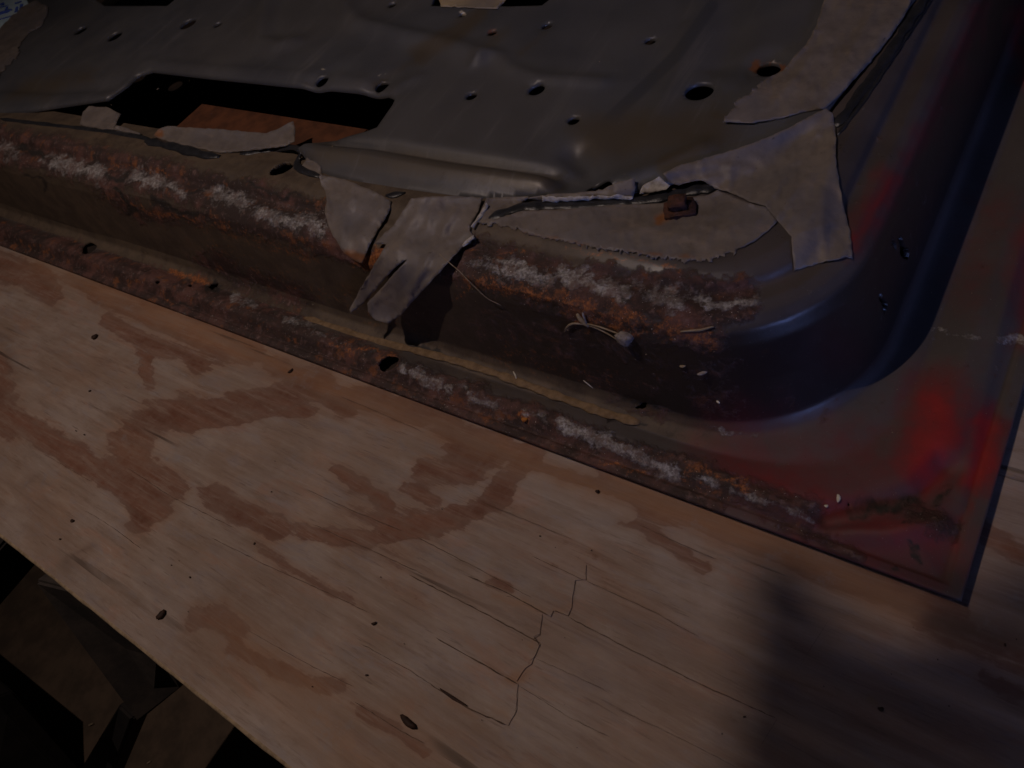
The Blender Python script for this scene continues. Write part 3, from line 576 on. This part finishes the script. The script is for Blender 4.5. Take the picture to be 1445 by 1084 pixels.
def inside(Q, lp):
    lp = np.array(lp); x, y = Q[:, 0], Q[:, 1]; c = np.zeros(len(Q), bool)
    for (x1, y1), (x2, y2) in zip(lp, np.roll(lp, -1, 0)):
        if y1 == y2: continue
        c ^= ((y1 > y) != (y2 > y)) & (x < (x2 - x1) * (y - y1) / (y2 - y1) + x1)
    return c
g1 = [np.array([x, y]) for y in np.arange(.14, .62, .0045) for x in np.arange(-1.45 + (.00225 if int(y / .0045) % 2 else 0), -.14, .0045)]
g2_ = [np.array([x, y]) for y in np.arange(.14, 1.2, .02) for x in np.arange(-1.74, -.14, .02) if y > .62 or x < -1.45]
gp = np.array(g1 + g2_); ok = inside(gp, loops[0])
for lp in loops[1:]: ok &= ~inside(gp, lp)
ok &= seg_dist(gp, loops[0] + [loops[0][0]]) > .002
gp = gp[ok]; allp = []; edges = []
for lp in loops:
    b = len(allp); allp += lp; edges += [(b + i, b + (i + 1) % len(lp)) for i in range(len(lp))]
nl = len(allp)
vs, es, fs, *_ = delaunay_2d_cdt([Vector(p) for p in allp] + [Vector(p) for p in gp], edges, [], 0, 1e-6)
Pp = np.array([[v.x, v.y, PZ] for v in vs]); fs = np.array([list(f) for f in fs if len(f) == 3]); fc = Pp[fs].mean(1)[:, :2]
ok = inside(fc, loops[0])
for lp in loops[1:]: ok &= ~inside(fc, lp)
fs = fs[ok]
W = lambda pts: [at(x, y, PZ)[:2] for x, y in pts]
P2 = Pp[:, :2]
def bead(pts, wd, h): return 1.6 * h * np.exp(-(seg_dist(P2, W(pts)) / wd) ** 2)
zz = np.zeros(len(Pp))
zz += bead([(392, -30), (372, 30), (368, 58), (392, 66), (412, 60)], .014, .0042)
zz += bead([(486, -30), (490, 15), (505, 32), (560, 48), (640, 66), (680, 82)], .013, .0042)
zz += bead([(672, 92), (690, 78), (705, 80), (722, 98), (762, 111), (850, 118)], .008, .0022)
zz += bead([(430, 217), (520, 226), (640, 246), (770, 262)], .013, .006)
zz -= bead([(470, 203), (540, 208), (620, 220), (700, 232), (778, 246)], .007, .0055)
zz -= bead([(1025, -20), (1030, 40), (1020, 90)], .02, .003)
zz += bead([(208, 88), (300, 97), (450, 106), (560, 122), (590, 110)], .009, .0016)
zz -= bead([(810, 215), (835, 245), (800, 255)], .012, .005)
zz += bead([(860, 258), (930, 240), (990, 215)], .010, .003)
zz -= bead([(0, 122), (80, 125), (160, 120)], .012, .004)
zz -= np.clip(1 - seg_dist(P2, W([(900, 60), (1000, -60)])) / .03, 0, 1) * 0
diag = seg_dist(P2, W([(1010, 0), (950, 78), (885, 145), (835, 190)]))
sdn = (P2 - np.array(W([(950, 78)])[0])) @ np.array([1.0, .15]); zz += .0030 / (1 + np.exp(-sdn / .004)) * np.clip((P2[:, 1] - .2) / .04, 0, 1) * np.clip((.62 - P2[:, 1]) / .05, 0, 1)
for (c, r), big in zip(circs, [1, 0, 0, 0, 0, 0, 0, 0, 1, 1, 0, 0, 0, 0, 0, 0, 0]):
    dd = np.hypot(*(P2 - c).T); zz -= (.0045 if big else .001) * np.exp(-(np.maximum(dd - r, 0) / (.011 if big else .004)) ** 2)
zz += .0016 * vnoise(P2, 1.2, 31)
edge_d = seg_dist(P2, loops[0][:] + [loops[0][0]]); frontm = P2[:, 1] < .32
zz -= .0022 * np.exp(-(edge_d / .004) ** 2) * frontm
lipm = edge_d < 1e-4
Pp[:, 2] += zz
Qp = px_of(Pp)
att = {"rust": mask(Qp, [([(1065, 96), (1105, 100)], 9, .9), ([(695, 46)], 7, .8), ([(1068, 92)], 9, .9), ([(772, 110), (860, 118)], 1.5, .4)]),
       "brown": mask(Qp, [([(590, 80), (680, 20)], 14, .8), ([(530, 120), (600, 75)], 12, .55), ([(850, 200), (1000, 180)], 50, .7), ([(690, 60), (720, 40)], 14, .5), ([(735, 75), (770, 45)], 8, .6), ([(940, 230), (1010, 195)], 20, .8), ([(20, 130), (120, 110)], 25, .6), ([(450, 215), (780, 260)], 22, .7)]),
       "shade_band": mask(Qp, [([(1005, 8), (955, 78), (885, 145), (838, 190)], 8, .95), ([(475, 203), (540, 208), (620, 221), (700, 234), (775, 246)], 5, .8)]),
       "hole_highlight": mask(Qp, [([(453, 98), (458, 98)], 2.4, .7), ([(534, 106), (543, 105)], 2.4, .75), ([(307, 36)], 2, .5), ([(652, 20)], 2.5, .7), ([(650, 17), (656, 20)], 3, .8)])}
bdE = {}
for f in fs.tolist():
    for a, b in zip(f, f[1:] + f[:1]): bdE[(a, b)] = 1
V2 = []; ex = {}; rimF = []
for (a, b) in bdE:
    if (b, a) in bdE: continue
    for q in (a, b):
        if q not in ex: ex[q] = len(Pp) + len(V2); V2.append(Pp[q] + np.array([0, 0, -.0035]))
    rimF.append([b, a, ex[a], ex[b]])
srcp = [k for k in sorted(ex, key=ex.get)]
Va = np.concatenate([Pp, np.array(V2)]); att = {k: np.concatenate([a, a[srcp]]) for k, a in att.items()}
panel = mesh_obj("inner_panel", Va, fs.tolist() + rimF, M_PANEL, door, attrs=att)

# outer skin seen from inside, and an added plate for its lit rusty patch under the access opening
V = []; xsk = np.linspace(-1.75, -.012, 90); ysk = np.linspace(.012, 1.25, 50); X, Y = np.meshgrid(xsk, ysk)
Ps = np.stack([X.ravel(), Y.ravel(), .0022 + 0 * X.ravel()], 1); Ps[:, 2] += .0004 * vnoise(Ps[:, :2], 3, 3)
F = [(i * 90 + j, i * 90 + j + 1, (i + 1) * 90 + j + 1, (i + 1) * 90 + j) for i in range(49) for j in range(89)]
mesh_obj("outer_skin", Ps, F, M_DARKIN, door)
slab("lit_skin_patch", [at(225, 200, .098), at(285, 146, .098), at(520, 182, .098), at(470, 225, .098)], .003, M_INNER, door, .001)

# ------------------------------------------------------------------ ray casting onto the door
def tris(o): 
    me = o.data; return [v.co[:] for v in me.vertices], [tuple(p.vertices) for p in me.polygons]
v1, f1 = tris(shell); v2, f2 = tris(panel); off = len(v1)
bvh = BVHTree.FromPolygons(v1 + v2, f1 + [tuple(i + off for i in f) for f in f2])
def hit(x, y, dflt=.118):
    r = Vector(M @ np.array([x - CX, CY - y, FPX])).normalized()
    loc, nrm, idx, dist = bvh.ray_cast(Vector(CAM), r, 6)
    if loc is None or loc.z < .004: q = at(x, y, dflt if y < 400 else 0); return Vector(q)
    return loc
def toward(p, dst):
    v = Vector(CAM) - Vector(p); return Vector(p) + v.normalized() * dst

def tape(outline, label=None, lift=None, jag=.5, sharp=(), mat=None, name="masking_tape", smooth=14, thick=.00035, base=.0003, spacing=4.5, rust=(), wrinkle=.0004, zmin=None, parent=None, dflt=.118, folds=()):
    pts = []
    for i, (a, b) in enumerate(zip(outline, outline[1:] + outline[:1])):
        a = np.array(a, float); b = np.array(b, float); st = 2.2 if i in sharp else 5; k = max(1, int(np.hypot(*(b - a)) / st))
        for q in range(k): pts.append(a + (b - a) * q / k + rng.normal(size=2) * ((2.0 if i in sharp else jag) if q else 0))
    o2 = np.array(pts); mn, mx = o2.min(0), o2.max(0)
    inner = [(x + rng.uniform(-.8, .8), y + rng.uniform(-.8, .8)) for x in np.arange(mn[0], mx[0], spacing) for y in np.arange(mn[1], mx[1], spacing)]
    inn = np.array(inner); keep = inside(inn, o2) & (seg_dist(inn, list(o2) + [o2[0]]) > 1.2); inn = inn[keep]
    vs, es, fs, *_ = delaunay_2d_cdt([Vector(p) for p in o2] + [Vector(p) for p in inn], [], [list(range(len(o2)))], 1, 1e-3)
    fs = [list(f) for f in fs]; n_ = len(vs)
    H = [hit(v.x, v.y, dflt) for v in vs]
    if zmin is not None: H = [h if h.z > zmin else Vector(at(v.x, v.y, zmin)) for h, v in zip(H, vs)]
    D = np.array([(h - Vector(CAM)).length for h in H])
    R = np.array([M @ np.array([v.x - CX, CY - v.y, FPX]) for v in vs]); R /= np.linalg.norm(R, axis=1)[:, None]
    nb_ = [set() for _ in range(n_)]
    for f in fs:
        for a, b in zip(f, f[1:] + f[:1]): nb_[a].add(b); nb_[b].add(a)
    D0 = D.copy(); E_ = np.array([(a, b) for a in range(n_) for b in nb_[a]]); deg = np.maximum(np.bincount(E_[:, 0], minlength=n_), 1)
    for it in range(smooth):
        avg = np.bincount(E_[:, 0], weights=D[E_[:, 1]], minlength=n_) / deg
        D = np.minimum(.5 * D + .5 * avg, D0)                       # taut, never sinking through the metal
    L = np.array([(lift(v.x, v.y) if lift else 0) for v in vs])
    for fp, fw_, fh in folds: L = L + fh * np.exp(-(seg_dist(np.array([[v.x, v.y] for v in vs]), fp) / fw_) ** 2)
    Pq = CAM + R * D[:, None]
    cz = vnoise(np.stack([Pq[:, 0] + .6 * Pq[:, 1], .3 * (Pq[:, 1] - Pq[:, 0]), .3 * Pq[:, 2]], 1), 22, 47 + len(outline), 2); wr = wrinkle * (vnoise(Pq, 9, 41 + len(outline), 2) + 1.1 + 1.6 * np.exp(-(cz / .16) ** 2)) + .8 * wrinkle * np.maximum(0, vnoise(Pq @ np.diag([1, .25, 1]), 45, 43 + len(outline), 1))
    Pt = CAM + R * (D - base - L - wr)[:, None]; Pb = CAM + R * (D - base - L - wr + thick)[:, None]
    cnt = {}
    for f in fs:
        for a, b in zip(f, f[1:] + f[:1]): cnt[(a, b)] = 1
    F = [f[::-1] for f in fs] + [[i + n_ for i in f] for f in fs] + [[a, b, b + n_, a + n_] for (a, b) in cnt if (b, a) not in cnt]
    VVt = np.concatenate([Pt, Pb]); Qt = np.array([[v.x, v.y] for v in vs]); ra = mask(Qt, rust) if rust else np.zeros(n_)
    o = mesh_obj(name, VVt, F, mat or M_TAPE, parent or door, smooth=True, attrs={"rust": np.concatenate([ra, ra])})
    if label: o["label"] = label
    return o

tape([(1172, -25), (1160, 8), (1150, 40), (1138, 62), (1120, 80), (1105, 100), (1080, 112), (1052, 135), (1040, 141), (1032, 156), (1020, 172), (1060, 174), (1100, 168), (1135, 158), (1163, 154), (1182, 138), (1215, 102), (1252, 60), (1275, 25), (1292, -10), (1300, -25)],
     "long curved masking tape strip lying up the right side of the inner panel", sharp=(6, 7, 8, 9), lift=lambda x, y: .0002 + .003 * max(0, (1100 - x) / 80), smooth=12, wrinkle=.0007, folds=[([(1160, 60), (1090, 150)], 5, .0018), ([(1230, 20), (1180, 110)], 6, .0018), ([(1100, 120), (1160, 130)], 4, .001)])
tape([(935, 245), (962, 232), (1000, 222), (1060, 203), (1110, 182), (1150, 160), (1165, 153), (1175, 160), (1179, 180), (1180, 235), (1190, 290), (1200, 330), (1203, 366), (1193, 363), (1155, 372), (1120, 383), (1118, 355), (1117, 334), (1100, 315), (1080, 291), (1055, 284), (1030, 272), (1008, 266), (990, 255), (975, 257), (958, 262), (945, 258)],
     "broad triangular masking tape folded down over the rounded corner of the sill", lift=lambda x, y: .0002 + .002 * max(0, 1 - abs(y - 200) / 120), smooth=22, wrinkle=.0008, folds=[([(1172, 165), (1120, 230), (1080, 288)], 6, .0022), ([(940, 246), (1010, 232), (1060, 238)], 5, .002), ([(1135, 250), (1098, 305)], 4, .0016), ([(1180, 200), (1160, 290), (1165, 365)], 6, .0015), ([(1000, 255), (1060, 240)], 4, .0015), ([(1125, 330), (1195, 310)], 5, .001)])
tape([(676, 316), (700, 309), (735, 298), (800, 295), (870, 289), (935, 287), (1000, 275), (1012, 268), (1055, 286), (1080, 292), (1097, 312), (1085, 325), (1065, 341), (1045, 350), (1020, 362), (990, 369), (950, 367), (900, 359), (860, 353), (820, 347), (780, 338), (740, 329), (705, 320)],
     "dusty torn masking tape covering the top of the sill with a ragged front edge", sharp=(13, 14, 15, 16, 17, 18, 19, 20, 21, 22), rust=[([(700, 322), (860, 350), (1000, 366)], 6, .5), ([(930, 310), (950, 300)], 8, .9)], smooth=10, wrinkle=.0006, folds=[([(948, 302), (860, 300), (780, 305)], 3.5, .0018), ([(950, 312), (870, 330)], 3.5, .0015), ([(985, 305), (1040, 300)], 3, .0015), ([(975, 312), (1030, 330)], 3, .0013), ([(955, 320), (940, 355)], 3, .001)])
tape([(450, 248), (470, 249), (500, 258), (530, 271), (553, 284), (549, 300), (540, 315), (528, 335), (520, 350), (514, 366), (511, 372), (497, 366), (485, 357), (474, 338), (465, 322), (458, 300), (461, 285), (459, 270), (453, 262)],
     "short masking tape tongue hanging over the rusty ridge left of the long tail", lift=lambda x, y: .0003 + .004 * max(0, (y - 270) / 100), rust=[([(490, 358), (512, 365)], 9, .9)], smooth=25, wrinkle=.0008, folds=[([(500, 262), (480, 320), (495, 360)], 6, .0025), ([(540, 285), (505, 350)], 5, .002)])
tape([(580, 280), (610, 277), (650, 277), (682, 279), (676, 297), (664, 318), (663, 326), (669, 333), (665, 343), (655, 347), (640, 362), (622, 383), (600, 407), (583, 425), (568, 443), (547, 457), (530, 452), (519, 440), (518, 428), (535, 410), (575, 366), (560, 376), (535, 402), (515, 427), (495, 443), (493, 437), (510, 405), (530, 370), (545, 345), (533, 345), (528, 343), (540, 332), (556, 318), (565, 303)],
     "long masking tape tail split in two fingers hanging off the sill wall", lift=lambda x, y: .001 + .030 * max(0, (y - 330) / 120) ** 1.2 + .0018 * math.sin((x + y * .6) / 17), smooth=40, wrinkle=.0010, folds=[([(640, 300), (600, 370), (570, 440)], 6, .004), ([(612, 385), (590, 400), (575, 440)], 4, -.003), ([(600, 280), (560, 350)], 7, .003), ([(655, 330), (620, 345)], 5, .003)])
tape([(686, 279), (748, 277), (735, 288), (716, 300), (704, 310), (680, 316), (671, 312), (678, 298)], "narrow tape scrap bridging the seam right of the long tail", smooth=12, lift=lambda x, y: .001)
tape([(216, 192), (224, 182), (236, 178), (300, 182), (376, 188), (390, 183), (403, 176), (414, 171), (417, 186), (416, 200), (400, 207), (350, 213), (310, 216), (260, 205), (235, 199)],
     "long low masking tape piece folded over the lower edge of the large opening", lift=lambda x, y: .0015 + .003 * max(0, (195 - y) / 20), rust=[([(226, 188)], 8, .9)], smooth=10, zmin=.119, dflt=.12)
tape([(112, 176), (117, 158), (125, 150), (150, 151), (171, 161), (165, 172), (162, 184), (140, 182), (122, 179)], "small pale tape flap standing up at the left end of the opening", lift=lambda x, y: .004 * max(0, (176 - y) / 20), smooth=8, zmin=.119, wrinkle=.0003, dflt=.12)
tape([(425, 236), (433, 222), (452, 234), (456, 250), (440, 247)], "tiny square of tape left of the hanging tongue", smooth=6, spacing=3.5, wrinkle=.0003)
tape([(-30, 130), (-5, 110), (14, 92), (26, 78), (30, 60), (42, 46), (58, 38), (67, 22), (68, 10), (50, 0), (30, 10), (0, 40), (-40, 45)], "dim masking tape at the far upper left of the panel", smooth=20, lift=lambda x, y: .001, sharp=(1, 2, 3))
tape([(610, -30), (622, 10), (702, 13), (722, -8), (735, -40)], "yellowed tape flap folded into the opening at the top edge", mat=M_TAPE2, smooth=20, lift=lambda x, y: .002, zmin=.12, dflt=.12, wrinkle=.0002)
tape([(742, 279), (780, 274), (815, 272), (850, 268), (868, 258), (890, 252), (896, 252), (897, 265), (894, 279), (850, 279), (800, 282), (765, 283)], "torn tape scrap with a curled white edge along the lower seam of the panel", name="masking_tape", smooth=10, lift=lambda x, y: .002, wrinkle=.0004)
tape([(765, 276), (800, 278), (850, 276), (893, 277), (893, 281), (850, 281.5), (800, 284.5), (765, 285)], None, name="curled_white_edge", mat=M_WHITE, smooth=10, lift=lambda x, y: .0045, jag=.9, wrinkle=.0004, spacing=3)
tape([(902, 274), (907, 262), (930, 249), (946, 262), (940, 268), (915, 273)], "small whitish torn paper piece beside the triangular tape", mat=M_WHITE, name="paper_scrap", smooth=6, spacing=3, wrinkle=.0003, lift=lambda x, y: .002)
tape([(664, 320), (678, 300), (686, 286), (690, 290), (681, 305), (668, 322)], None, name="curled_white_edge", mat=M_WHITE, smooth=8, lift=lambda x, y: .003, spacing=3, jag=.8, wrinkle=.0003)
tape([(652, 346), (663, 335), (668, 331), (670, 336), (660, 345), (654, 349)], None, name="curled_white_edge", mat=M_WHITE, smooth=8, lift=lambda x, y: .006, spacing=3, jag=.6, wrinkle=.0002)
tape([(160, 183), (164, 177), (178, 180), (200, 189), (196, 192), (178, 188)], "thin torn paper strip under the large opening", mat=M_TAPE, name="paper_scrap", smooth=6, spacing=3, wrinkle=.0003, lift=lambda x, y: .0015, zmin=.118)

# sticker with blue print
m = NT("blue_printed_label"); st = m.map((120, 300, 1), (0, 0, .25)); nn = m.noise(1, 2, .5, st)
cc = m.mix(m.ramp(m.noise(1, 2, .5, m.map((25, 45, 1), (0, 0, .2))), .47, .53), (.33, .50, .78), (.55, .68, .88))
cc = m.mix(m.ramp(nn, .52, .56), cc, (.03, .06, .42)); M_LABEL = m.out(cc, .5, None, 0, .4)
M_LABEL2 = mat_simple("label_blue_ink", (.07, .13, .52), (.10, .17, .58), 50, .6, .0001)
tape([(-60, 30), (-30, 43), (0, 40), (22, 28), (44, 14), (37, -2), (30, -30), (-60, -30)], "pale blue printed paper label at the far upper left corner", mat=mat_simple("label_paper", (.62, .84, 1.0), (.72, .90, 1.0), 40, .6, .0002), name="printed_label", lift=lambda x, y: .006, smooth=20, wrinkle=.0003)
for q in ([(-4, 18), (16, 12), (18, 16), (-2, 23)], [(6, 15), (9, 9), (12, 9), (10, 16)], [(20, 18), (22, 10), (26, 9), (25, 17)], [(27, 14), (28, 6), (33, 5), (32, 11)], [(-4, 10), (12, 7), (12, 8.5), (-4, 12)], [(-2, 27), (22, 20), (22, 21.5), (-2, 29)], [(20, 4), (30, 1), (31, 3), (21, 6)], [(0, 5), (6, 3), (6, 7), (0, 8)]):
    tape(q, None, mat=M_LABEL2, name="print_mark", lift=lambda x, y: .0072, smooth=20, wrinkle=.0003, jag=.1, spacing=3)

# ------------------------------------------------------------------ butyl sealant strips and the rusty clip
def tube_pts(P_, R_, sides=8, flat=1.0, up=None):
    P_ = [Vector(p) for p in P_]; V = []; F = []; n_ = len(P_)
    for i, p in enumerate(P_):
        t = (P_[min(i + 1, n_ - 1)] - P_[max(i - 1, 0)]).normalized(); a = t.cross(up or Vector((0, 0, 1))); a = a.normalized() if a.length > 1e-6 else Vector((1, 0, 0)); b = a.cross(t).normalized()
        r = R_[i] if hasattr(R_, '__len__') else R_
        for k in range(sides):
            th = 2 * math.pi * k / sides; V.append(p + a * r * math.cos(th) + b * r * flat * math.sin(th))
    for i in range(n_ - 1):
        for k in range(sides): F.append([i * sides + k, i * sides + (k + 1) % sides, (i + 1) * sides + (k + 1) % sides, (i + 1) * sides + k])
    F.append(list(range(sides))[::-1]); F.append([(n_ - 1) * sides + k for k in range(sides)])
    return [tuple(v) for v in V], F
def densify(pts, step, jit=0.0):
    out = []
    for a, b in zip(pts[:-1], pts[1:]):
        k = max(1, int(math.hypot(b[0] - a[0], b[1] - a[1]) / step))
        for i in range(k): out.append((a[0] + (b[0] - a[0]) * i / k + random.gauss(0, jit), a[1] + (b[1] - a[1]) * i / k + random.gauss(0, jit)))
    out.append(pts[-1]); return out
def strip(pts, r, lift=.0008, flat=.35, name="sealant_bead", mat=None):
    pp = densify(pts, 5, .5); H = [toward(hit(x, y), lift) for x, y in pp]
    Z = np.array([[*h] for h in H])
    for it in range(3): Z[1:-1] = (Z[:-2] + 2 * Z[1:-1] + Z[2:]) / 4
    n_ = len(Z); rr = [r * (1 + .22 * math.sin(i * .37) * math.sin(i * .9) + random.gauss(0, .05)) * min(1, .35 + min(i, n_ - 1 - i) * .35) for i in range(n_)]
    V, F = tube_pts(Z, rr, 10, flat); return mesh_obj(name, V, F, mat or M_BUTYL, door)
strip([(150, 183), (180, 190), (212, 197)], .004)
strip([(0, 168), (60, 175), (120, 182), (180, 191), (215, 198)], .0035)
strip([(205, 199), (240, 206), (265, 213), (290, 219), (310, 221)], .0062, .0012)
strip([(338, 218), (370, 214), (400, 208), (418, 208), (428, 212), (422, 224), (414, 232), (424, 240), (440, 246), (452, 250)], .0042, .0012)
strip([(545, 275), (560, 275), (572, 272)], .004)
strip([(690, 309), (712, 300), (738, 292), (790, 290), (840, 289), (900, 284), (950, 276), (985, 268), (1010, 266)], .0055, .0012)
strip([(1180, 180), (1200, 152), (1225, 118), (1252, 80), (1278, 38), (1300, 5), (1330, -40)], .0045, .001)
strip([(1182, 190), (1215, 148), (1248, 98), (1275, 58), (1305, 10), (1335, -35)], .0018, .0008)
M_SEAM = mat_simple("tan_seam_sealer", (.17, .11, .06), (.26, .175, .10), 160, .85, .0012)
strip([(430, 448), (500, 472), (560, 488), (640, 508), (700, 527), (780, 557), (850, 582), (903, 597)], .0040, .0004, .3, "seam_sealer", M_SEAM)

c_ = hit(960, 300); bm = bmesh.new()
box(bm, c_ + Vector((0, 0, .003)), .022, .018, .004, Matrix.Rotation(.5, 3, 'Z')); box(bm, c_ + Vector((-.002, .001, .008)), .013, .011, .007, Matrix.Rotation(.35, 3, 'Z') @ Matrix.Rotation(.2, 3, 'X'))
bmesh.ops.subdivide_edges(bm, edges=list(bm.edges), cuts=2, use_grid_fill=True)
for v in bm.verts: v.co += Vector((random.gauss(0, .0006), random.gauss(0, .0006), random.gauss(0, .0005)))
o = bm_obj("clip_nut", bm, M_RUSTY, door, smooth=True); o["label"] = "rusted square clip nut poking through the tape"

# ------------------------------------------------------------------ litter lying on door and board
def wire(name, pts, r, mat, label, cat, lifts=None, parent=None, group=None, step=4):
    pp = densify(pts, step, .25); n_ = len(pp)
    H = []
    for i, (x, y) in enumerate(pp):
        f = i / max(1, n_ - 1); l = (lifts[0] + (lifts[1] - lifts[0]) * f) if lifts else 0
        H.append(toward(hit(x, y), .0008 + l))
    Z = np.array([[*h] for h in H])
    for it in range(2):
        if n_ > 3: Z[1:-1] = (Z[:-2] + 2 * Z[1:-1] + Z[2:]) / 4
    ctr = Vector(Z.mean(0))
    rr = [r * (1.1 - .5 * abs(2 * i / max(1, n_ - 1) - 1) ** 2) for i in range(n_)]
    V, F = tube_pts([Vector(z) - ctr for z in Z], rr, 6)
    o = mesh_obj(name, V, F, mat, parent)
    o.location = ctr
    if parent: o.matrix_parent_inverse = Matrix.Translation(-Vector(parent.location))
    if label: tag(o, label, cat, group)
    return o
root = hit(860, 468); seed = empty("dried_flower", root); tag(seed, "dried flower with grey fluffy seed head and curled stem lying on the sill wall", "dried flower")
wire("stem", [(828, 457), (845, 461), (862, 467), (880, 474)], .0007, M_STRAW, None, None, (.002, .004), seed)
wire("stem", [(822, 458), (840, 462), (857, 471), (872, 480)], .0006, M_STRAW, None, None, (.001, .003), seed)
wire("leaf", [(797, 468), (797, 462), (803, 457), (812, 456), (822, 458)], .0008, M_STRAW, None, None, (.003, .001), seed)
wire("leaf", [(814, 443), (818, 450), (824, 456), (831, 461)], .0017, M_STRAW, None, None, (.002, .002), seed)
wire("leaf", [(822, 441), (824, 450), (828, 457)], .0009, M_SEED, None, None, (.003, .002), seed)
bm = bmesh.new(); bmesh.ops.create_icosphere(bm, subdivisions=3, radius=.0056)
for v in bm.verts:
    k = 1 + .28 * float(vnoise(np.array([[v.co.x, v.co.y, v.co.z]]), 170, 6)[0]); v.co = Vector((v.co.x * k * 1.15, v.co.y * k * .9, v.co.z * k * .85))
sh = toward(hit(881, 477), .0048)
for i in range(160):
    d_ = Vector(rng.normal(size=3)).normalized(); a = d_ * .0050; b = d_ * .0050 + (d_ + Vector(rng.normal(size=3)) * .4) * random.uniform(.0008, .0022)
    t = d_.orthogonal().normalized() * .00012; bm.faces.new([bm.verts.new(a - t), bm.verts.new(a + t), bm.verts.new(b)])
o = bm_obj("seed_head", bm, M_SEED, seed, smooth=True); o.location = sh; o.matrix_parent_inverse = Matrix.Translation(-Vector(seed.location))

wire("straw", [(620, 358), (635, 372), (650, 384), (665, 400), (680, 415), (692, 424), (707, 431)], .00045, M_STRAW, "long thin curved straw hanging from the tape tail across the wall", "straw", (.026, .003))
wire("straw", [(960, 468), (975, 467), (990, 466), (1007, 461)], .00085, M_STRAW, "short thick bent straw right of the grey seed head", "straw", (.0, .001))
wire("straw", [(724, 524), (727, 530), (729, 537)], .0007, M_PALE, "tiny upright pale splinter at the foot of the wall, middle of the sill", "splinter")
wire("straw", [(823, 537), (830, 542), (837, 548)], .0004, M_PALE, "fine pale straw bit above the brown seam strip", "splinter")
def speck(name, x, y, l, wd, ang, mat, label=None, cat="chip", group=None, h=.4):
    p = hit(x, y, 0) if not (y > 350 + .374 * x + 3) else Vector(at(x, y, .0006))
    s_ = (p - Vector(CAM)).length / FPX; bm = bmesh.new(); bmesh.ops.create_icosphere(bm, subdivisions=2, radius=1)
    for v in bm.verts:
        v.co = Vector((v.co.x * l * s_ * .5, v.co.y * wd * s_ * .5 + .25 * wd * s_ * (v.co.x ** 2 - .3), v.co.z * wd * s_ * .5 * h)) * (1 + random.gauss(0, .06))
    R_ = Matrix(((M[0][0], M[0][1], M[0][2]), (M[1][0], M[1][1], M[1][2]), (M[2][0], M[2][1], M[2][2])))
    dx = Vector((M[0][0], M[1][0], 0)).normalized() if p.z < .03 else Vector(M[:, 0]); 
    a0 = math.atan2(dx.y, dx.x) + math.radians(-ang)
    bm.transform(Matrix.Rotation(a0, 4, 'Z')); o = bm_obj(name, bm, mat, None, smooth=True)
    o.location = toward(p, .0006 + wd * s_ * .2) if p.z > .003 else p + Vector((0, 0, wd * s_ * .25 * h))
    if label: tag(o, label, cat, group)
    return o
speck("seed_husk", 577, 1020, 30, 9, 38, M_CHIP, "dark curled seed husk near the bottom middle of the plywood", "seed husk", h=.9)
speck("bark_chip", 228, 868, 14, 9, -50, M_CHIP, "dark brown chip on the left part of the plywood near its edge", "chip", h=.6)
speck("bark_chip", 134, 476, 9, 7, -20, M_CHIP, "small brown chip on pale wood left, near the door hem", "chip", h=.6)
speck("dark_sliver", 640, 985, 46, 4, 32, M_CHIP, "long thin dark sliver beside the torn veneer", "sliver", h=.5)
speck("bark_chip", 528, 880, 8, 4, -10, M_CHIP, "tiny dark chip in the lower middle of the plywood", "chip", h=.6)
speck("bark_chip", 410, 524, 9, 4, -40, M_CHIP, "dark crumb just below the door hem left of centre", "chip", h=.6)
speck("bark_chip", 843, 694, 6, 5, 0, M_CHIP, "dark round crumb under the hem in the middle", "chip", h=.8)
speck("bark_chip", 1243, 1001, 7, 5, 0, M_CHIP, "dark crumb in the shaded lower right of the plywood", "chip", h=.8)
speck("wood_flake", 963, 517, 9, 5, 10, M_STRAW, "small yellow flake low on the dark sill wall", "flake")
speck("dry_leaf", 992, 526, 17, 6, -15, M_SEED, "grey curled leaf scrap right of the yellow flake", "leaf")
speck("pale_grain", 1013, 567, 7, 3.5, 70, M_PALE, "single white grain at the foot of the sill wall", "grain")
speck("pale_grain", 1183, 703, 12, 5, -75, M_PALE, "larger white grain on the red stained flange near the corner", "grain")
speck("pale_grain", 1166, 714, 5, 4, 0, M_PALE, "smaller white grain just left of the larger one on the flange", "grain")
speck("rust_flake", 740, 592, 10, 8, 15, mat_simple("orange_flake", (.5, .2, .04), (.3, .1, .02), 200, .7, .0005), "bright orange rust flake on the flange below the wall", "rust flake", h=.4)
speck("bark_chip", 102, 735, 6, 4, 20, M_CHIP, None)["kind"] = "stuff"
bm = bmesh.new()
for i in range(60):                                                    # dust and grit on the board
    x, y = random.uniform(0, 1445), random.uniform(380, 1084)
    if y < 360 + .374 * x or y > 750 + .82 * x: continue
    p = at(x, y, .0006); s_ = np.linalg.norm(p - CAM) / FPX * random.choice([.7, .9, 1.1, 1.8]); box(bm, p, s_ * random.uniform(.8, 2), s_, s_ * .8, Matrix.Rotation(random.uniform(0, 3), 3, 'Z'))
tag(bm_obj("grit", bm, M_CHIP), "fine dark grit and crumbs scattered over the plywood", "grit", kind="stuff")
bm = bmesh.new()
for i in range(150):                                                    # pale grit on the door
    x, y = random.uniform(0, 1400), random.uniform(60, 800)
    if y > 335 + .374 * x: continue
    if random.random() > (1 if 400 < y < 620 else .25): continue
    p = toward(hit(x, y), .0004); s_ = (p - Vector(CAM)).length / FPX * random.choice([.5, .7, .9, 1.3]); box(bm, p, s_ * random.uniform(.8, 2.4), s_ * .8, s_ * .6, Matrix.Rotation(random.uniform(0, 3), 3, 'Z'))
tag(bm_obj("dust_grains", bm, M_STRAW), "pale dust grains lying on the door's sill wall and panel", "dust", kind="stuff")
